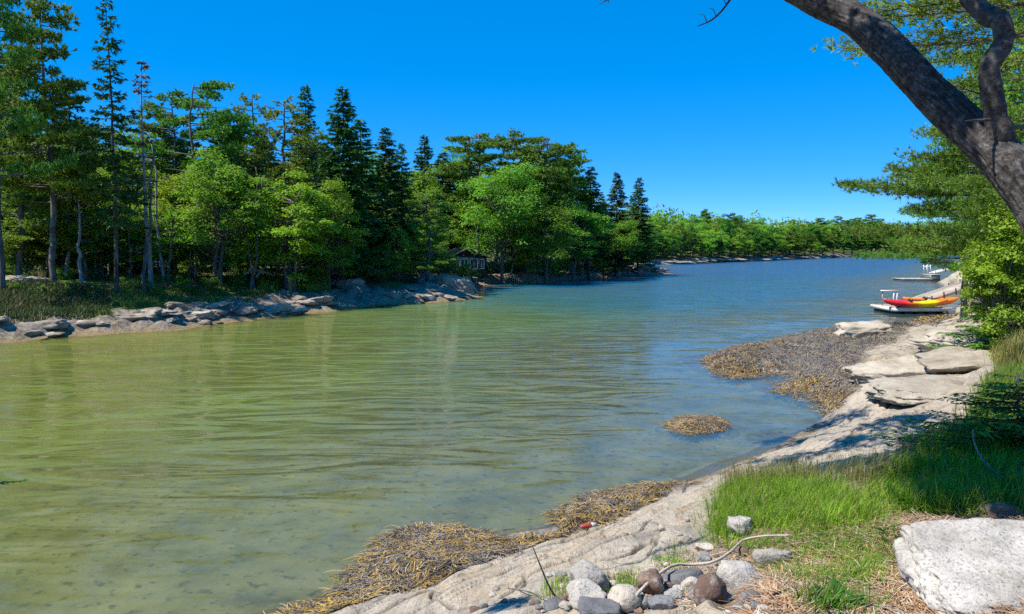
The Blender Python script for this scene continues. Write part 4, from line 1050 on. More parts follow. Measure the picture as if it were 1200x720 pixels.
weed(6, WEED_PX, 34000, .20, .011, 'dried rockweed carpet over the low shelf', .12, .035)
weed(7, [(824, 420), (862, 403), (905, 398), (930, 402), (900, 412), (880, 432), (905, 437), (860, 442), (838, 434)], 12000, .18, .012, 'golden rockweed rim on the seaward lobe of the shelf', .55, .04)
weed(8, [(905, 456), (950, 445), (985, 460), (990, 475), (975, 492), (965, 470), (945, 458)], 5000, .18, .012, 'rockweed rim around the little inlet', .4, .04)
weed(9, [(1075, 372), (1118, 368), (1130, 374), (1100, 384), (1070, 384)], 2500, .35, .04, 'rockweed on the low rocks beside the kayak float', .4, .1)
weed(10, [(850, 560), (900, 535), (880, 542), (860, 556)], 60, .1, .01, 'few strands of rockweed at the ledge waterline', .8, .02)

# ================================================================ GRASS
def blades(q, L, wd, rs, c1, c2, lean=.35, wind=(0, 0), nseg=4, zfn=None):
    n = len(q); an = rs.uniform(0, 2 * pi, n); L = L * rs.uniform(.45, 1.25, n); le = np.abs(rs.normal(size=n)) * lean + .1
    z0 = height(q[:, 0], q[:, 1]) - .01; t = np.linspace(0, 1, nseg)
    dx, dy = np.cos(an) * le + wind[0], np.sin(an) * le + wind[1]
    bx = q[:, :1] + (dx * L)[:, None] * t ** 1.8; by = q[:, 1:] + (dy * L)[:, None] * t ** 1.8; bz = z0[:, None] + (L * (1 - .25 * np.minimum(le, 1.2) ** 2))[:, None] * (t - .18 * t ** 3 * np.minimum(le * 1.6, 2)[:, None])
    w = wd * rs.uniform(.6, 1.3, n)[:, None] * (1 - t ** 1.6) / 2; sx, sy = -np.sin(an + .6), np.cos(an + .6)
    a = np.stack([bx - sx[:, None] * w, by - sy[:, None] * w, bz], -1); b = np.stack([bx + sx[:, None] * w, by + sy[:, None] * w, bz], -1)
    V = np.stack([a[:, :-1], b[:, :-1]], 2).reshape(n, -1, 3); V = np.concatenate([V, a[:, -1:]], 1); m = V.shape[1]
    i = np.arange(n)[:, None] * m + np.arange(nseg - 2)[None] * 2; Q = np.stack([i, i + 1, i + 3, i + 2], -1).reshape(-1, 4)
    j = np.arange(n) * m + (nseg - 2) * 2; T_ = np.stack([j, j + 1, j + 2], -1)
    f = rs.rand(n)[:, None]; C = np.array(c1) * (1 - f) + np.array(c2) * f; C = C * rs.uniform(.75, 1.2, n)[:, None]
    dry = rs.rand(n) < .1; C[dry] = np.array([.36, .28, .13]) * rs.uniform(.7, 1.2, dry.sum())[:, None]
    return V.reshape(-1, 3), Q, T_, np.repeat(C, m, 0)
def region(px_poly, n, rs, thr=None, sc=1.5, seed=0):
    P = [hit(a, b)[:2] for a, b in px_poly]; A = np.array(P); out = np.zeros((0, 2)); g = 0
    while len(out) < n and g < 30:
        q = rs.uniform(A.min(0), A.max(0), (n * 2, 2)); q = q[sdist(P, q[:, 0], q[:, 1]) > 0]; g += 1
        if thr is not None: q = q[fbm(q[:, 0] * sc, q[:, 1] * sc, seed, 3) + rs.uniform(-.15, .15, len(q)) > thr]
        out = np.concatenate([out, q])
    out = out[:n]; return out + rs.normal(size=out.shape) * .07
rg = np.random.RandomState(8)
def grass(specs, label, name='grass'):
    mb = MB()
    for poly, n, L, wd, c1, c2, lean, thr, sc in specs:
        q = region(poly, n, rg, thr, sc, rg.randint(50)); mb.add(*blades(q, L, wd, rg, c1, c2, lean))
    return tag(mb.build(name, M_GRASS, colors=True), label, 'grass', kind='stuff')
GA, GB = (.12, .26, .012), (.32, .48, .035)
SHADE_A, SHADE_B = (.022, .055, .012), (.06, .105, .022)  # left bank grass: shade under the trees painted into the blade colours
grass([([(842, 640), (838, 600), (850, 575), (890, 568), (950, 570), (1010, 578), (1040, 560), (1060, 590), (1030, 612), (960, 628), (900, 632), (870, 640)], 13000, .17, .0062, GA, GB, .9, -.12, 1.6),
       ([(1040, 560), (1064, 545), (1108, 516), (1150, 502), (1210, 500), (1260, 560), (1260, 600), (1180, 606), (1060, 600), (1050, 590)], 15000, .22, .0075, GA, GB, .8, -.1, 1.8),
       ([(850, 640), (940, 632), (1030, 612), (1050, 640), (1030, 700), (960, 722), (930, 690), (900, 668)], 9000, .075, .0055, (.12, .28, .015), (.26, .42, .04), .7, -.12, 3),
       ([(842, 600), (852, 575), (940, 568), (1010, 575), (1050, 552), (1060, 544), (1040, 545), (1000, 562), (930, 556), (860, 562)], 2600, .26, .0045, (.16, .2, .05), (.32, .3, .1), .3, -.2, 2)],
      'long green grass on the bank beside the ledge')
grass([([(1152, 478), (1160, 455), (1178, 445), (1215, 440), (1230, 480), (1180, 500), (1140, 500)], 6500, .30, .012, (.14, .26, .03), (.30, .42, .06), .35, None, 1),
       ([(1172, 440), (1170, 412), (1190, 402), (1260, 400), (1260, 440)], 4500, .42, .016, (.28, .30, .06), (.42, .38, .12), .3, None, 1)],
      'yellow-green grass tufts at the right edge above the bedrock')
grass([([(644, 705), (650, 690), (664, 692), (662, 706)], 260, .13, .004, GA, GB, .35, None, 1), ([(716, 696), (724, 682), (748, 684), (748, 696)], 420, .10, .005, GA, GB, .5, None, 1),
       ([(770, 674), (778, 660), (802, 660), (805, 676)], 380, .07, .006, (.1, .25, .02), GB, .9, None, 1), ([(783, 652), (790, 645), (800, 650), (796, 655)], 60, .12, .004, (.2, .2, .08), GB, .3, None, 1),
       ([(950, 722), (960, 700), (1000, 706), (990, 725)], 260, .16, .008, (.05, .17, .01), GA, .7, None, 1), ([(1040, 640), (1050, 628), (1064, 628), (1060, 640)], 60, .09, .010, (.03, .09, .01), GA, .8, None, 1)],
      'small grass tufts growing between the boulders')
# left shore grass and reeds
def lgrass():
    mb = MB()
    for px0, px1, y0, y1, n, L, c1, c2, thr in [(-10, 130, 26, 33, 9000, .26, SHADE_A, SHADE_B, None), (130, 330, 31, 39, 9000, .28, (.07, .16, .02), (.17, .28, .04), -.05), (300, 385, 38, 44, 4000, .5, (.12, .25, .02), (.24, .36, .04), -.1),
                                               (0, 330, 36, 50, 8000, .35, SHADE_A, SHADE_B, -.05), (600, 760, 70, 90, 2500, .5, SHADE_A, SHADE_B, .0), (755, 1000, 150, 230, 0, .5, SHADE_A, SHADE_B, .0)]:
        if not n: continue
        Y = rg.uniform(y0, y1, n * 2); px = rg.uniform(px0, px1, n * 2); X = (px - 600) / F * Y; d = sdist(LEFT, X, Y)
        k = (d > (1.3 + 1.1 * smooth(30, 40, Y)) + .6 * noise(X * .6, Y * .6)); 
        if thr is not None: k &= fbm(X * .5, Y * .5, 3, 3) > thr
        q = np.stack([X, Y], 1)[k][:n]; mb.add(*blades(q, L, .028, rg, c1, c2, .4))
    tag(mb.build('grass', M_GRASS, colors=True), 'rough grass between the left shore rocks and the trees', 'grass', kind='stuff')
lgrass()
# pine straw and litter on the soil
def litter():
    mb = MB(); 
    for poly, n, thr in [([(885, 722), (900, 668), (960, 690), (1030, 690), (1060, 640), (1200, 700), (1260, 760), (860, 760)], 6500, None), ([(850, 655), (940, 632), (1050, 610), (1050, 640), (960, 700), (880, 670)], 2600, None),
                         ([(1050, 610), (1200, 600), (1240, 640), (1060, 640)], 2500, None), ([(760, 690), (820, 650), (850, 690), (800, 722)], 700, None)]:
        q = region(poly, n, rg, thr, 2); n = len(q); an = rg.uniform(0, 6.28, n); z = height(q[:, 0], q[:, 1]) + rg.uniform(.002, .02, n)
        D = np.stack([np.cos(an), np.sin(an), rg.normal(size=n) * .12], 1); P = np.stack([q[:, 0], q[:, 1], z], 1)
        L = rg.uniform(.05, .12, n)[:, None]; S = np.stack([-np.sin(an), np.cos(an), np.zeros(n)], 1) * .0022
        C = np.array([.36, .215, .12]) * rg.uniform(.45, 1.5, n)[:, None] * np.array([1, 1, 1]); C = np.where(rg.rand(n)[:, None] < .25, np.array([.5, .42, .32]), C)
        V = np.stack([P - S, P + S, P + D * L + S, P + D * L - S], 1).reshape(-1, 3); mb.add(V, np.arange(n * 4).reshape(-1, 4), None, np.repeat(C, 4, 0))
    tag(mb.build('pine_straw', M_STRAW, colors=True), 'rusty fallen pine needles strewn over the soil', 'pine needles', kind='stuff')
litter()
# ================================================================ NEAR TREES
# leaning tree: its trunk crosses the upper right of the view, its crown hangs overhead and shades the ledge
def leaning_tree():
    root = empty('leaning_tree', (3.75, 3.35, 1.3), 0, 'thick leaning grey trunk arching over the upper right corner', 'tree'); off = np.array(root.location)
    ct = [(3.75, 3.35, 1.2), (3.55, 3.5, 1.9)] + [tuple(at_y(a, b, y)) for a, b, y in [(1262, 305, 3.85), (1216, 238, 4.0), (1184, 196, 4.1), (1150, 164, 4.25), (1096, 114, 4.5), (1058, 76, 4.65), (1030, 46, 4.8), (998, 20, 4.95), (955, -2, 5.1), (900, -36, 5.3), (830, -100, 5.6), (780, -190, 6.0), (740, -300, 6.5)]]
    P = spline(ct, 600); n = 112; m = len(P)
    s = np.linspace(0, 1, m); R = np.interp(s, [0, .12, .3, .5, .62, .72, .85, 1], [.17, .125, .108, .094, .088, .084, .08, .05])
    Tn = unit(np.gradient(P, axis=0)); up = np.array([0, 1.0, 0]); U = unit(np.cross(Tn, up)); Vv = np.cross(Tn, U)
    a = np.linspace(0, 2 * pi, n, endpoint=False)[None]; al = (s * 26)[:, None]
    big = .10 * noise(np.cos(a) * 1.2, np.sin(a) * 1.2, al * .9)
    wob = noise(np.cos(a) * 2, np.sin(a) * 2, al * 1.1) * .6
    rg_ = np.abs(noise(np.cos(a + wob * .5) * 5.5, np.sin(a + wob * .5) * 5.5, al * .55)) * 1.0; rg3 = np.abs(noise(np.cos(a + wob * .4) * 11, np.sin(a + wob * .4) * 11, al * 1.3 + 9)); rg_ = np.minimum(rg_, .45) * .6 + np.minimum(rg3, .45) * .6; rg2 = np.abs(noise(np.cos(a) * 20, np.sin(a) * 20, al * 8))
    rr = R[:, None] * (1 + big - .04 + .17 * rg_ ** .7 + .07 * rg2)
    V = P[:, None] + (U[:, None] * np.cos(a)[..., None] + Vv[:, None] * np.sin(a)[..., None]) * rr[..., None]
    i = np.arange(m - 1)[:, None] * n; j = np.arange(n)[None]; k = (j + 1) % n
    tk = MB(); tk.add(V.reshape(-1, 3) - off, np.stack([i + j, i + k, i + n + k, i + n + j], -1).reshape(-1, 4))
    m_ = NT('rough_bark', .9, .25); p = m_.co('Object'); q = m_.noise(p, 28, 7, .7, .6); b = m_.noise(p, 5, 5, .65)
    x = m_.ramp(q, [(.3, (.012, .010, .009)), (.48, (.06, .052, .046)), (.6, (.13, .115, .105)), (.74, (.30, .28, .26))])
    x = m_.mix(m_.math('MULTIPLY', m_.attr('fissure'), .9), x, (.008, .006, .005)); x = m_.mix(m_.ramp(b, [(.52, 0.0), (.62, .4)]), x, (.17, .165, .15)); x = m_.mix(m_.ramp(b, [(.34, .6), (.42, 0.0)]), x, (.05, .042, .038))
    m_.base(x); m_.normal(m_.bump(q, .9, .012)); bark = m_.m
    tk.build('trunk', bark, root, shade=True, attrs={'fissure': np.clip(1 - rg_ * 3.2, 0, 1).ravel()})
    # forked side branch
    sb = MB(); c2 = [tuple(at_y(a_, b_, y)) for a_, b_, y in [(1176, 178, 4.15), (1170, 145, 4.12), (1163, 112, 4.1), (1160, 80, 4.08), (1166, 66, 4.08), (1175, 52, 4.08), (1177, 36, 4.08), (1169, 22, 4.1), (1152, 14, 4.2), (1120, -30, 4.4), (1080, -80, 4.7)]]
    tube(sb, spline(c2, 70) - off, np.interp(np.linspace(0, 1, 70), [0, .15, .5, .62, 1], [.075, .05, .046, .05, .02]), 20, rough=.3, seed=3)
    c3 = [tuple(at_y(a_, b_, y)) for a_, b_, y in [(1175, 140, 4.12), (1150, 141, 4.05), (1132, 142, 4.0)]]; tube(sb, spline(c3, 12) - off, np.linspace(.012, .004, 12), 6, rough=.2)
    c3 = [tuple(at_y(a_, b_, y)) for a_, b_, y in [(1180, 150, 4.12), (1210, 146, 4.2), (1260, 120, 4.3)]]; tube(sb, spline(c3, 12) - off, np.linspace(.014, .008, 12), 6, rough=.2)
    sb.build('branch', bark, root, shade=True)
    # crown above the frame: limbs and leaf clumps over the ledge and the grass
    r_ = np.random.RandomState(3); lm, cr = MB(), MB(); ts = np.array(TO_SUN)
    tgt = [(1150, 168, 6.3, .35, 500), (1100, 118, 6.6, .35, 450), (1060, 76, 6.8, .25, 250), (1200, 215, 6.2, .35, 500), (905, 512, 7.6, .35, 260), (930, 540, 7.2, .4, 340), (965, 500, 8.2, .5, 520), (1000, 520, 8.0, .5, 520), (985, 545, 7.4, .45, 420), (1020, 540, 7.6, .45, 420), (1045, 495, 8.2, .5, 480), (940, 518, 7.8, .45, 360), (1000, 488, 8.4, .35, 220), (880, 545, 7.4, .25, 120), (1080, 492, 8.4, .4, 300), (1062, 530, 7.6, .5, 500), (1100, 512, 8.2, .55, 600), (1140, 530, 7.6, .6, 800), (1180, 512, 8.0, .6, 800),
           (1100, 560, 7.0, .5, 600), (1160, 570, 7.0, .6, 800), (1200, 590, 6.8, .55, 700), (1120, 585, 6.6, .4, 400), (600, 714, 6.4, .16, 120), (1210, 540, 8, .6, 700)]
    for (px, py, zc, r, n_) in tgt:
        g = np.array(hit(px, py)) if py > 300 else np.array(at_y(px, py, 4.5)); c = g + ts * (zc - g[2]) / ts[2]
        e0 = P[int(r_.uniform(.82, .97) * m)]; mid = (e0 + c) / 2 + r_.normal(size=3) * .25 + [0, 0, .35]
        tube(lm, spline([e0, mid, c], 12) - off, np.linspace(.045, .012, 12), 6, cap=False, rough=.2)
        for _ in range(7):
            d = rnd_dir(r_, 1)[0] * r * 1.3 * np.array([1, 1, .5]); tube(lm, spline([c, c + d * .5 + [0, 0, .04], c + d], 4) - off, [.012, .009, .006, .003], 3, cap=False)
        P_ = c + rnd_dir(r_, n_) * (r * r_.uniform(.1, 1.1, n_)[:, None]) * np.array([1, 1, .5]); N = unit(np.array([0, 0, 1.0]) + r_.normal(size=(n_, 3)) * .5); D = unit(np.cross(N, r_.normal(size=(n_, 3))))
        leaves(cr, P_ - off, D, N, .11 * r_.uniform(.7, 1.3, n_), .06, .08)
    lm.build('limbs', bark, root, shade=True); cr.build('crown', LF_BROAD, root)
    # bare twigs hanging into the top of the view
    for pts in ([(880, -40, 5.6), (858, -4, 5.7), (845, 14, 5.7), (832, 25, 5.72), (817, 31, 5.75)], [(740, -60, 6.2), (722, -10, 6.1), (712, 0, 6.1), (702, 5, 6.1)], [(740, -60, 6.2), (716, -12, 6.1), (713, 3, 6.1)]):
        t = MB(); w = spline([tuple(at_y(*q)) for q in pts], 16); tube(t, w - off, np.linspace(.012, .004, 16), 5, rough=.3)
        for q in (8, 11, 13): tube(t, np.array([w[q], w[q] + [-.02, 0, .05], w[q] + [-.05, 0, .06]]) - off, [.004, .003, .002], 4)
        e0 = P[int(.9 * m)]; tube(t, spline([e0, (e0 + w[0]) / 2 + [0, 0, .2], w[0]], 8) - off, np.linspace(.03, .012, 8), 5)
        t.build('twig', bark, root, shade=True)
leaning_tree()

# trees of the right bank, near enough to show their boughs
PR['np1'] = pine(71, 11, 3.1, base=.24, nb=68, subs=18, tuft=13, lf=.13, wd=.020, up=.06, flat=.5, nn=12, tr=.16)
PR['nl'] = pine(73, 9, 2.6, base=.70, nb=44, subs=18, tuft=12, lf=.12, wd=.02, up=.05, flat=.6, leaf=LF_LARCH, nn=9, tr=.12)
PR['nb'] = broadleaf(75, 4, 1.5, base=.0, nc=70, per=420, lf=.085, leaf=LF_BRIGHT, tr=.05, stems=3)
PR['nb2'] = broadleaf(76, 9, 2.6, base=.25, nc=60, per=420, lf=.10, leaf=LF_BROAD, tr=.12)
PR['ns'] = spruce(77, 2.2, 1.0, base=.0, nw=16, per=7, dens=2.4, lf=.075, droop=.1, tr=.03, pw=.7, leaf=LF_PINE)
PR['ns2'] = spruce(78, 5, 2.0, base=.05, nw=26, per=7, dens=1.8, lf=.13, droop=.15, tr=.06, pw=.7, leaf=LF_PINE)
T('np1', 1160, 17.5, -90, 270, 'large bright-boughed pine on the right bank reaching over the water')
T('np1', 1132, 24, 120, 170, 'smaller pine on the right bank whose boughs reach lowest over the far water', rz=1.0)
T('np1', 1275, 14, -190, 300, 'pine at the right edge behind the forked side branch', rz=2.0)
T('nb2', 1215, 26, 10, 260, 'tall leafy tree filling the gap behind the right bank pines')
T('nb2', 1140, 42, 160, 120, 'leafy tree farther along the right bank beyond the gangway')
T('nb2', 1180, 52, 130, 140, 'tall leafy tree above the tilted outcrop')
T('nb2', 1260, 36, 40, 260, 'leafy tree just outside the right edge')
T('nl', 1262, 9.5, -170, 430, 'yellowing larch boughs at the top right corner', rz=.7)
T('nb', 1192, 14.5, 236, 130, 'bright leafy shrub bulging over the gangway end')
T('nb', 1236, 16, 240, 170, 'light green shrub at the right edge under the leaning trunk')
T('nb', 1226, 24, 285, 160, 'leafy shrub behind the spruce boughs on the right bank')
T('ns2', 1178, 16, 334, 125, 'low green spruce hanging over the bleached bedrock ridge')
T('ns2', 1222, 15, 300, 120, 'dense spruce bush at the right edge above the yellow grass')
T('ns', 1205, 6.6, 438, 190, 'dark spruce sapling at the right edge over the shaded grass')
T('ns', 1150, 7.6, 496, 110, 'smaller spruce sapling in the shaded grass')
# sapling on the bank to the left, only one twig tip reaches into view
def left_sapling():
    x, y = -3.05, 4.0; z = float(height(np.array([x]), np.array([y]))[0]); z0 = max(z, 0) - .1
    e = empty('spruce_sapling', (x, y, z0), 0, 'dark spruce twig tip poking in at the left edge over the water', 'sapling')
    tk, cr = MB(), MB(); H_ = 2.2; tube(tk, [(0, 0, 0), (.02, 0, 1.1), (0, .02, H_)], [.03, .02, .006], 6)
    r_ = np.random.RandomState(5)
    for k in range(16):
        zz = .5 + k * .1; a = k * 2.4; L = .42 * (1 - k / 20)
        if k == 12: a, L = 0.05, .5
        d = np.array([cos(a), sin(a), .02]); zz = 1.78 - z0 if k == 12 else zz
        tube(tk, [(0, 0, zz), tuple(d * L * .5 + [0, 0, zz]), tuple(d * L + [0, 0, zz])], [.008, .006, .003], 4)
        m = 60; t = r_.uniform(.2, 1, m); P_ = d * L * t[:, None] + [0, 0, zz] ; D = d + r_.normal(size=(m, 3)) * .6; leaves(cr, P_, D, r_.normal(size=(m, 3)), .04, .008)
    tk.build('trunk', BK_BROWN, e, shade=True); cr.build('crown', LF_SPRUCE, e)
left_sapling()
# broad low leaves in the grass
def herb(px, py, n, L, label, c):
    x, y, z = hit(px, py); e = empty('leafy_plant', (x, y, z), 0, label, 'plant'); mb = MB(); r_ = np.random.RandomState(int(px))
    for k in range(n):
        a = r_.uniform(0, 6.28); d = np.array([cos(a), sin(a), .7]) ; base = r_.normal(size=3) * [.05, .05, 0]; base[2] = 0
        l = L * r_.uniform(.6, 1.2); s = np.array([-sin(a), cos(a), 0]) * l * .2
        V = [base, base + d * l * .45 + s, base + d * l * .45 - s, base + d * l + [0, 0, -.25 * l], base + d * l * .45 + [0, 0, -.012]]
        mb.add(V, None, [[0, 1, 4], [0, 4, 2], [1, 3, 4], [4, 3, 2]], np.array(c) * r_.uniform(.7, 1.3))
    mb.build('leaves', M_GRASS, e, colors=True)
herb(1110, 572, 26, .11, 'light green leafy weed in the shaded grass', (.13, .30, .03)); herb(1165, 585, 26, .12, 'broad-leaved weed near the saplings', (.12, .28, .03))
herb(1062, 590, 20, .09, 'small leafy weed at the edge of the shade', (.12, .30, .03)); herb(1052, 636, 9, .1, 'dark little plant at the corner of the granite slab', (.03, .09, .01)); herb(985, 712, 16, .12, 'dark pointed leaves at the bottom edge', (.04, .13, .02))
herb(795, 668, 30, .06, 'green weed growing from the gravel behind the boulders', (.14, .32, .03))
# sticks
def stick(pts, r0, r1, mat, name, label, cat='stick', Yd=None, lift=0.0):
    w = []
    for p in pts:
        if len(p) == 3: w.append(tuple(at_y(*p)))
        else:
            x, y, z = hit(*p); w.append((x, y, float(height(np.array([x]), np.array([y]))[0]) + lift))
    o = np.array(w[0]); mb = MB(); q = spline(w, 40) - o; tube(mb, q, np.linspace(r0, r1, 40), 7, rough=.25)
    ob = mb.build(name, mat, shade=True); ob.location = tuple(o); tag(ob, label, cat)
stick([(745, 720), (765, 703), (789, 686), (808, 680), (834, 677), (855, 661), (871, 647), (895, 643), (925, 641)], .011, .007, R_TAN, 'stick', 'long pale curved stick lying over the boulders', lift=.085)
stick([(1240, 590, 5.6), (1200, 577, 5.6), (1172, 558, 5.65), (1152, 540, 5.7), (1142, 520, 5.7), (1140, 504, 5.7)], .012, .006, BK_PALE, 'stick', 'bent pale dead stem rising in front of the spruce saplings')
stick([(1188, 566, 5.63), (1178, 561, 5.5), (1168, 559, 5.4)], .007, .003, BK_PALE, 'stick', 'short pale side twig of the bent dead stem')
stick([(650, 704), (642, 684, 4.72), (630, 655, 4.7), (624, 640, 4.7)], .007, .003, BK_BROWN, 'stick', 'thin dark twig standing up left of the white boulder')
stick([(596, 696), (615, 702), (640, 712), (668, 722)], .005, .003, BK_BROWN, 'stick', 'thin dark twig lying on the gravel left of the boulders', lift=.03)
stick([(985, 700), (1000, 712), (1030, 716), (1060, 724)], .006, .004, BK_PALE, 'stick', 'thin pale twig on the needle litter', lift=.02)
stick([(903, 702), (925, 694), (950, 690)], .008, .004, BK_BROWN, 'stick', 'short dark twig on the litter right of the boulders', lift=.02)
# driftwood on the left bank
for i, (pts, lb) in enumerate([([(525, 305, 62), (545, 302, 62), (566, 306, 62)], 'bleached branch lying before the cabin'), ([(300, 325, 40), (312, 312, 40), (326, 306, 40)], 'bleached leaning branch left of the stump'),
                              ([(286, 322, 40), (300, 317, 40), (322, 324, 40)], 'grey fallen branch by the bright grass')]):
    stick(pts, .06, .02, BK_PALE, 'driftwood', lb, 'driftwood')

# ================================================================ MAN-MADE THINGS
WHITE, CREAM, BROWN, BLACK = (.70, .69, .66), (.44, .38, .31), (.10, .07, .05), (.02, .02, .025)
def kayak(x, y, z, L, Wk, stops, label, rz=0, tilt=0):
    e = empty('kayak', (x, y, z), rz, label, 'kayak'); e.rotation_euler = (tilt, 0, rz); n, m = 41, 20
    t = np.linspace(-1, 1, n); prof = (1 - np.abs(t) ** 2.4) ** .8; wv = Wk / 2 * prof + .012; rise = .16 * np.abs(t) ** 3.2
    a = np.linspace(0, 2 * pi, m, endpoint=False); ca, sa = np.cos(a), np.sin(a)
    hb, hd = .20 * (prof ** .5) + .01, .12 * (prof ** .5) + .01
    zz = np.where(sa[None] < 0, np.sign(sa)[None] * np.abs(sa[None]) ** .7 * hb[:, None], sa[None] * hd[:, None]) + rise[:, None] + .2
    cock = (np.abs(t) < .28)[:, None] & (sa > .35)[None]; zz = zz - cock * .10
    V = np.stack([np.broadcast_to((t * L / 2)[:, None], (n, m)), wv[:, None] * ca[None], zz], -1)
    i = np.arange(n - 1)[:, None] * m; j = np.arange(m)[None]; k = (j + 1) % m; Q = np.stack([i + j, i + m + j, i + m + k, i + k], -1).reshape(-1, 4)
    C = np.stack([np.interp(t, [s[0] for s in stops], [s[1][c] for s in stops]) for c in range(3)], 1); C = np.repeat(C, m, 0)
    mb = MB(); mb.add(V.reshape(-1, 3), Q, None, C); mb.build('hull', M_PAINT, e, shade=True, colors=True)
    r = MB(); th = np.linspace(0, 2 * pi, 25); tube(r, np.stack([np.cos(th) * L * .15, np.sin(th) * Wk * .33, np.full(25, .335)], 1), .018, 6, BLACK, cap=False); r.build('cockpit_rim', M_PAINT, e, True, colors=True)
    s = MB(); box(s, -.22, .12, -.16, .16, .16, .22, BLACK); box(s, -.27, -.22, -.16, .16, .2, .40, BLACK); s.build('seat', M_PAINT, e, colors=True)
    h = MB()
    for sx in (-1, 1): tube(h, spline([(sx * L * .44, -.06, .36), (sx * L * .44, 0, .42), (sx * L * .44, .06, .36)], 8), .01, 5, BLACK)
    h.build('handle', M_PAINT, e, colors=True)
RED, YEL, ORA = (.62, .02, .035), (.85, .62, .01), (.80, .20, .02)
def planks(mb, x0, x1, y0, y1, z0, z1, n, c, along='y', gap=.012, rs_=random.Random(2)):
    for k in range(n):
        f = rs_.uniform(.8, 1.15); cc = tuple(v * f for v in c); dz = rs_.uniform(-.004, .004)
        if along == 'y': w = (x1 - x0) / n; box(mb, x0 + k * w + gap / 2, x0 + (k + 1) * w - gap / 2, y0, y1, z0, z1 + dz, cc)
        else: w = (y1 - y0) / n; box(mb, x0, x1, y0 + k * w + gap / 2, y0 + (k + 1) * w - gap / 2, z0, z1 + dz, cc)
def float_dock():
    Y = 36.9; x0, x1 = 17.35, 20.0
    e = empty('floating_dock', ((x0 + x1) / 2, Y, 0), 0, 'small floating dock with white rail carrying the kayaks', 'dock'); ox = (x0 + x1) / 2
    d = MB(); planks(d, x0 - ox, x1 - ox, -1.1, 1.1, .27, .31, 18, CREAM); tag(d.build('deck', M_WOOD, e, colors=True), kind='stuff')
    f = MB(); 
    for a, b, c0, c1 in ((x0 - ox, x1 - ox, -1.14, -1.102), (x0 - ox, x1 - ox, 1.102, 1.14), (x0 - ox - .04, x0 - ox - .002, -1.1, 1.1), (x1 - ox + .002, x1 - ox + .04, -1.1, 1.1)): box(f, a, b, c0, c1, .13, .30, WHITE)
    f.build('frame', M_PAINT, e, colors=True)
    for k in range(5):
        g = MB(); box(g, x0 - ox + .1 + k * .53, x0 - ox + .44 + k * .53, -1.0, 1.0, -.12, .128, (.04, .04, .045)); g.build('float', M_PAINT, e, colors=True)
    r = MB(); z1 = .98; xs = x0 - ox + .02
    for xx in (xs + .52, xs + .68): box(r, xx - .03, xx + .03, -.03, .03, .312, z1, WHITE)
    box(r, xs - .1, xs + .75, -.045, .045, z1, z1 + .06, WHITE); box(r, xs - .02, xs + .02, -.02, .02, .312, z1, CREAM); box(r, xs - .02, xs + .5, -.02, .02, .60, .64, CREAM)
    r.build('rail', M_PAINT, e, colors=True)
float_dock()
kayak(18.45, 35.95, .30, 3.0, .72, [(-1, RED), (-.45, RED), (-.1, ORA), (.1, YEL), (.5, YEL), (.7, ORA), (1, ORA)], 'red, yellow and orange kayak on the near edge of the floating dock', rz=.03)
kayak(19.55, 36.75, .34, 2.6, .70, [(-1, ORA), (0, ORA), (1, ORA)], 'plain orange kayak lying behind the red and yellow one', rz=-.03)
def gangway(p0, p1, w, label, c, posts=8, name='gangway'):
    p0, p1 = Vector(p0), Vector(p1); d = p1 - p0; L = d.length; e = empty(name, p0, math.atan2(d.y, d.x), label, 'gangway'); e.rotation_euler = (0, -math.asin(d.z / L), math.atan2(d.y, d.x))
    s = MB(); planks(s, 0, L, -w / 2 + .05, w / 2 - .05, .062, .09, int(L / .16), c); tag(s.build('deck', M_WOOD, e, colors=True), kind='stuff')
    for sg in (-1, 1):
        b = MB(); box(b, 0, L, sg * w / 2 - .04, sg * w / 2 + .04, -.02, .14, tuple(v * .9 for v in c)); b.build('beam', M_PAINT, e, colors=True)
        for k in range(posts):
            q = MB(); xx = .1 + (L - .2) * k / (posts - 1); yy = sg * (w / 2 + .06); box(q, xx - .03, xx + .03, yy - .018, yy + .018, -.08, .24, BROWN); q.build('cleat_post', M_PAINT, e, colors=True)
gangway((18.7, 37.0, .34), (23.6, 38.6, 1.62), .95, 'long pale gangway from the kayak dock up to the right bank', CREAM)
def second_dock():
    Y = 74; x0 = 36.2; e = empty('swim_float', (37.7, Y, 0), 0, 'flat pale float farther out with a dark block at its right end', 'dock')
    d = MB(); planks(d, -1.5, 1.1, -1.2, 1.2, .12, .18, 14, (.5, .47, .42)); tag(d.build('deck', M_WOOD, e, colors=True), kind='stuff')
    b = MB(); box(b, -1.4, 1.0, -1.1, 1.1, -.1, .118, (.42, .39, .34)); b.build('float', M_PAINT, e, colors=True)
    k = MB(); box(k, 1.12, 2.0, -.9, .9, -.1, .50, (.10, .12, .11)); box(k, 1.1, 2.03, -.93, .93, .502, .56, (.45, .44, .42)); k.build('landing_block', M_PAINT, e, colors=True)
    for s in (0, 1):
        c = MB(); x = 1.15 + s * .35; box(c, x, x + .06, -.3, -.24, .562, 1.28, WHITE, Matrix.Rotation(-.12, 4, 'Y')); box(c, x, x + .06, .24, .3, .562, 1.28, WHITE, Matrix.Rotation(-.12, 4, 'Y')); box(c, x - .01, x + .05, -.24, .24, 1.1, 1.16, WHITE, Matrix.Rotation(-.12, 4, 'Y')); c.build('ladder_rail', M_PAINT, e, colors=True)
second_dock()
gangway((39.4, 74, .6), (43.6, 76.5, 1.3), .5, 'narrow white gangway leading from the farther float to the rocks', WHITE, posts=4)
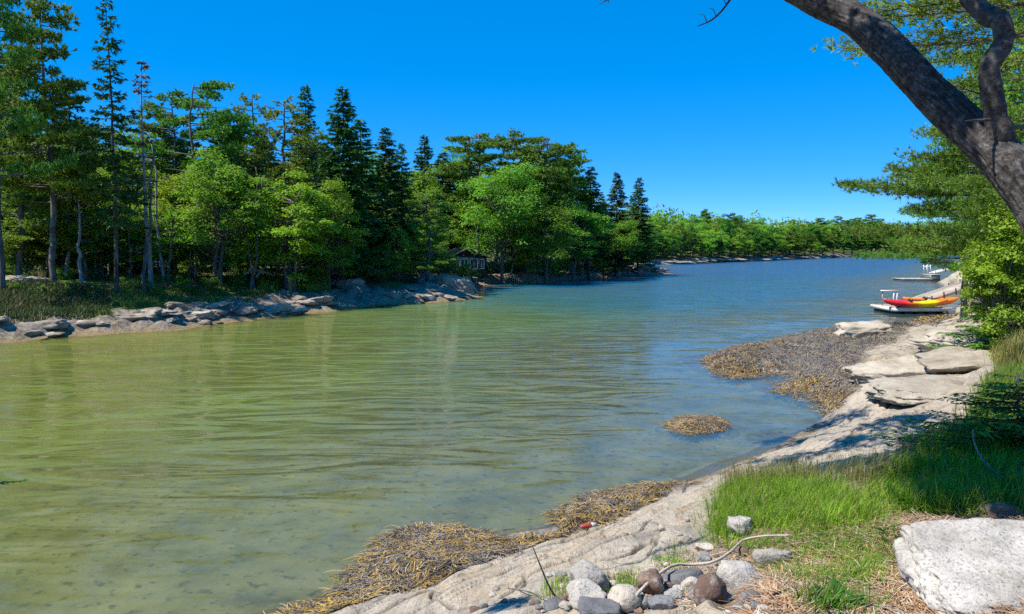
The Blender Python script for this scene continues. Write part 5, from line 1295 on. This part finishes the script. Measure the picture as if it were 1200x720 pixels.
def bucket():
    x, y, z = hit(1108, 369); e = rock_mb(301, 3, (.13, .13, .12), 0, .02, 0).build('mooring_ball', None, shade=True); m = NT('black_rubber', .5); m.base((.015, .015, .018)); e.data.materials.append(m.m); put(e, x, y, dz=.12); tag(e, 'black round float stranded on the weedy rocks below the gangway', 'buoy')
bucket()
def buoy():
    x, y, z = hit(690, 619); e = empty('spindle_buoy', (x, y, max(z, .02) + .02), radians(25), 'small red and white buoy washed up between weed and ledge', 'buoy')
    b = MB(); tube(b, spline([(-.14, 0, 0), (-.1, 0, 0), (0, 0, 0), (.03, 0, 0)], 10), [.008, .022, .03, .034, .036, .037, .037, .037, .036, .036], 12, (.38, .07, .05)); b.build('red_end', M_PAINT, e, True, colors=True); e.scale = (.75, .75, .75)
    b = MB(); tube(b, [(.031, 0, 0), (.07, 0, 0), (.11, 0, 0), (.135, 0, 0)], [.0355, .033, .024, .008], 12, (.55, .52, .48)); b.build('white_end', M_PAINT, e, True, colors=True)
buoy()
def stump():
    x = at_y(340, 300, 40).x; z = float(height(np.array([x]), np.array([40.0]))[0]); e = empty('tree_stump', (x, 40, z), 0, 'short orange-brown stump in the sunny grass of the left bank', 'stump')
    m = NT('rotten_wood', .9); p = m.co('Object', (1, 1, .2)); m.base(m.ramp(m.noise(p, 12, 5), [(.35, (.22, .10, .04)), (.6, (.50, .28, .14))]))
    t = MB(); tube(t, [(0, 0, -.2), (.02, 0, .1), (0, .02, .5), (-.04, 0, .82)], [.26, .2, .17, .13], 12, rough=.3); t.build('trunk', m.m, e, True)
stump()
def mat_boards(name, c, sc=9):
    m = NT(name, .85, .15); p = m.co('Object'); n = m.noise(m.co('Object', (1, 1, 8)), 3, 4); m.base(m.mix(m.ramp(n, [(.3, .5), (.6, 0.0)]), c, tuple(v * .55 for v in c))); return m.m
def house(name, x, y, z0, w, d, hw, hr, rz, label, cw, cr_, cat, windows, roofover=.35):
    e = empty(name, (x, y, z0), rz, label, cat); W_, R_ = mat_boards(name + '_boards', cw), mat_boards(name + '_shingles', cr_)
    b = MB(); n = int(hw / .2)
    for k in range(n): box(b, -w / 2 - .012 * (k % 2), w / 2 + .012 * (k % 2), -d / 2 - .012 * (k % 2), d / 2 + .012 * (k % 2), hw * k / n + .001, hw * (k + 1) / n - .001)
    b.add([(-w / 2, -d / 2, hw), (w / 2, -d / 2, hw), (0, -d / 2, hw + hr), (-w / 2, d / 2, hw), (w / 2, d / 2, hw), (0, d / 2, hw + hr)], [[0, 2, 5, 3], [1, 4, 5, 2]], [[0, 1, 2], [4, 3, 5]]); b.build('wall', W_, e)
    r = MB(); sl = math.hypot(w / 2, hr); ro = roofover
    for sg in (-1, 1):
        ux, uz = sg * (w / 2) / sl, -hr / sl
        for k in range(6):
            a0, a1 = (sl + ro) * k / 6, (sl + ro) * (k + 1) / 6; v = []
            for yy in (-d / 2 - ro, d / 2 + ro):
                for a, h in ((a0, .06), (a1, .09), (a1, .03), (a0, .0)): v.append((ux * a, yy, hw + hr + uz * a + h + .02))
            r.add(v, [[0, 1, 2, 3], [7, 6, 5, 4], [0, 4, 5, 1], [1, 5, 6, 2], [2, 6, 7, 3], [3, 7, 4, 0]])
    r.build('roof', R_, e)
    g = NT('window_glass', .08, .6); g.base((.05, .06, .07))
    for (wx, wz, ww, wh) in windows:
        f = MB(); yy = -d / 2 - .03
        for a, b_, c, d_ in ((wx - ww / 2 - .07, wx + ww / 2 + .07, wz - wh / 2 - .07, wz - wh / 2), (wx - ww / 2 - .07, wx + ww / 2 + .07, wz + wh / 2, wz + wh / 2 + .07), (wx - ww / 2 - .07, wx - ww / 2, wz - wh / 2, wz + wh / 2), (wx + ww / 2, wx + ww / 2 + .07, wz - wh / 2, wz + wh / 2), (wx - .02, wx + .02, wz - wh / 2, wz + wh / 2)): box(f, a, b_, yy - .03, yy + .03, c, d_, WHITE)
        fo = f.build('window', M_PAINT, e, colors=True); q = MB(); box(q, wx - ww / 2, wx + ww / 2, yy - .005, yy + .02, wz - wh / 2, wz + wh / 2); q.build('pane', g.m, fo)
    return e
zc = float(height(np.array([-4.0]), np.array([63.0]))[0])
house('cabin', -4.2, 67, zc + .1, 3.0, 4.5, 1.5, .7, radians(16), 'small dark brown cabin with white-framed windows among the trees', (.07, .05, .04), (.28, .23, .19), 'cabin', [(-1.0, .95, .4, .7), (-.35, .95, .55, .75), (.45, .95, .55, .75), (1.1, .95, .35, .7)])
zc = float(height(np.array([-28.5]), np.array([60.0]))[0])
house('long_shed', -28.6, 61, zc - .1, 5.5, 4, .9, .5, radians(8), 'low dark brown shed behind the left trees', (.11, .075, .06), (.10, .075, .065), 'shed', [])
zc = float(height(np.array([-24.2]), np.array([56.0]))[0])
house('white_shed', -24.4, 56, zc - .1, 1.6, 2.2, .75, .35, radians(10), 'little white shed glimpsed between the dark trunks', (.62, .63, .66), (.3, .3, .3), 'shed', [])
# sandy track behind the first trees
def track():
    c = spline([(-40, 50), (-31, 51), (-25, 50.5), (-19, 47.5), (-14, 46), (-9.5, 46.5)], 60); d = unit(np.gradient(c, axis=0)); nrm = np.stack([-d[:, 1], d[:, 0]], 1)
    V = []; ks = np.linspace(-1, 1, 9)
    for k in ks: q = c + nrm * k * (1.5 + .4 * noise(c[:, :1] * .5, k * 2)); V.append(np.stack([q[:, 0], q[:, 1], height(q[:, 0], q[:, 1]) + .05 - .06 * abs(k) ** 4], 1))
    V = np.stack(V, 1); mb = MB(); f = grid_faces(60, 9).reshape(-1, 4); mb.add(V.reshape(-1, 3), f)
    m = NT('sandy_track', .95); m.base(m.ramp(m.noise(m.co('Position'), 4, 5), [(.3, (.40, .26, .17)), (.6, (.58, .42, .30))])); tag(mb.build('path', m.m), kind='structure')
track()
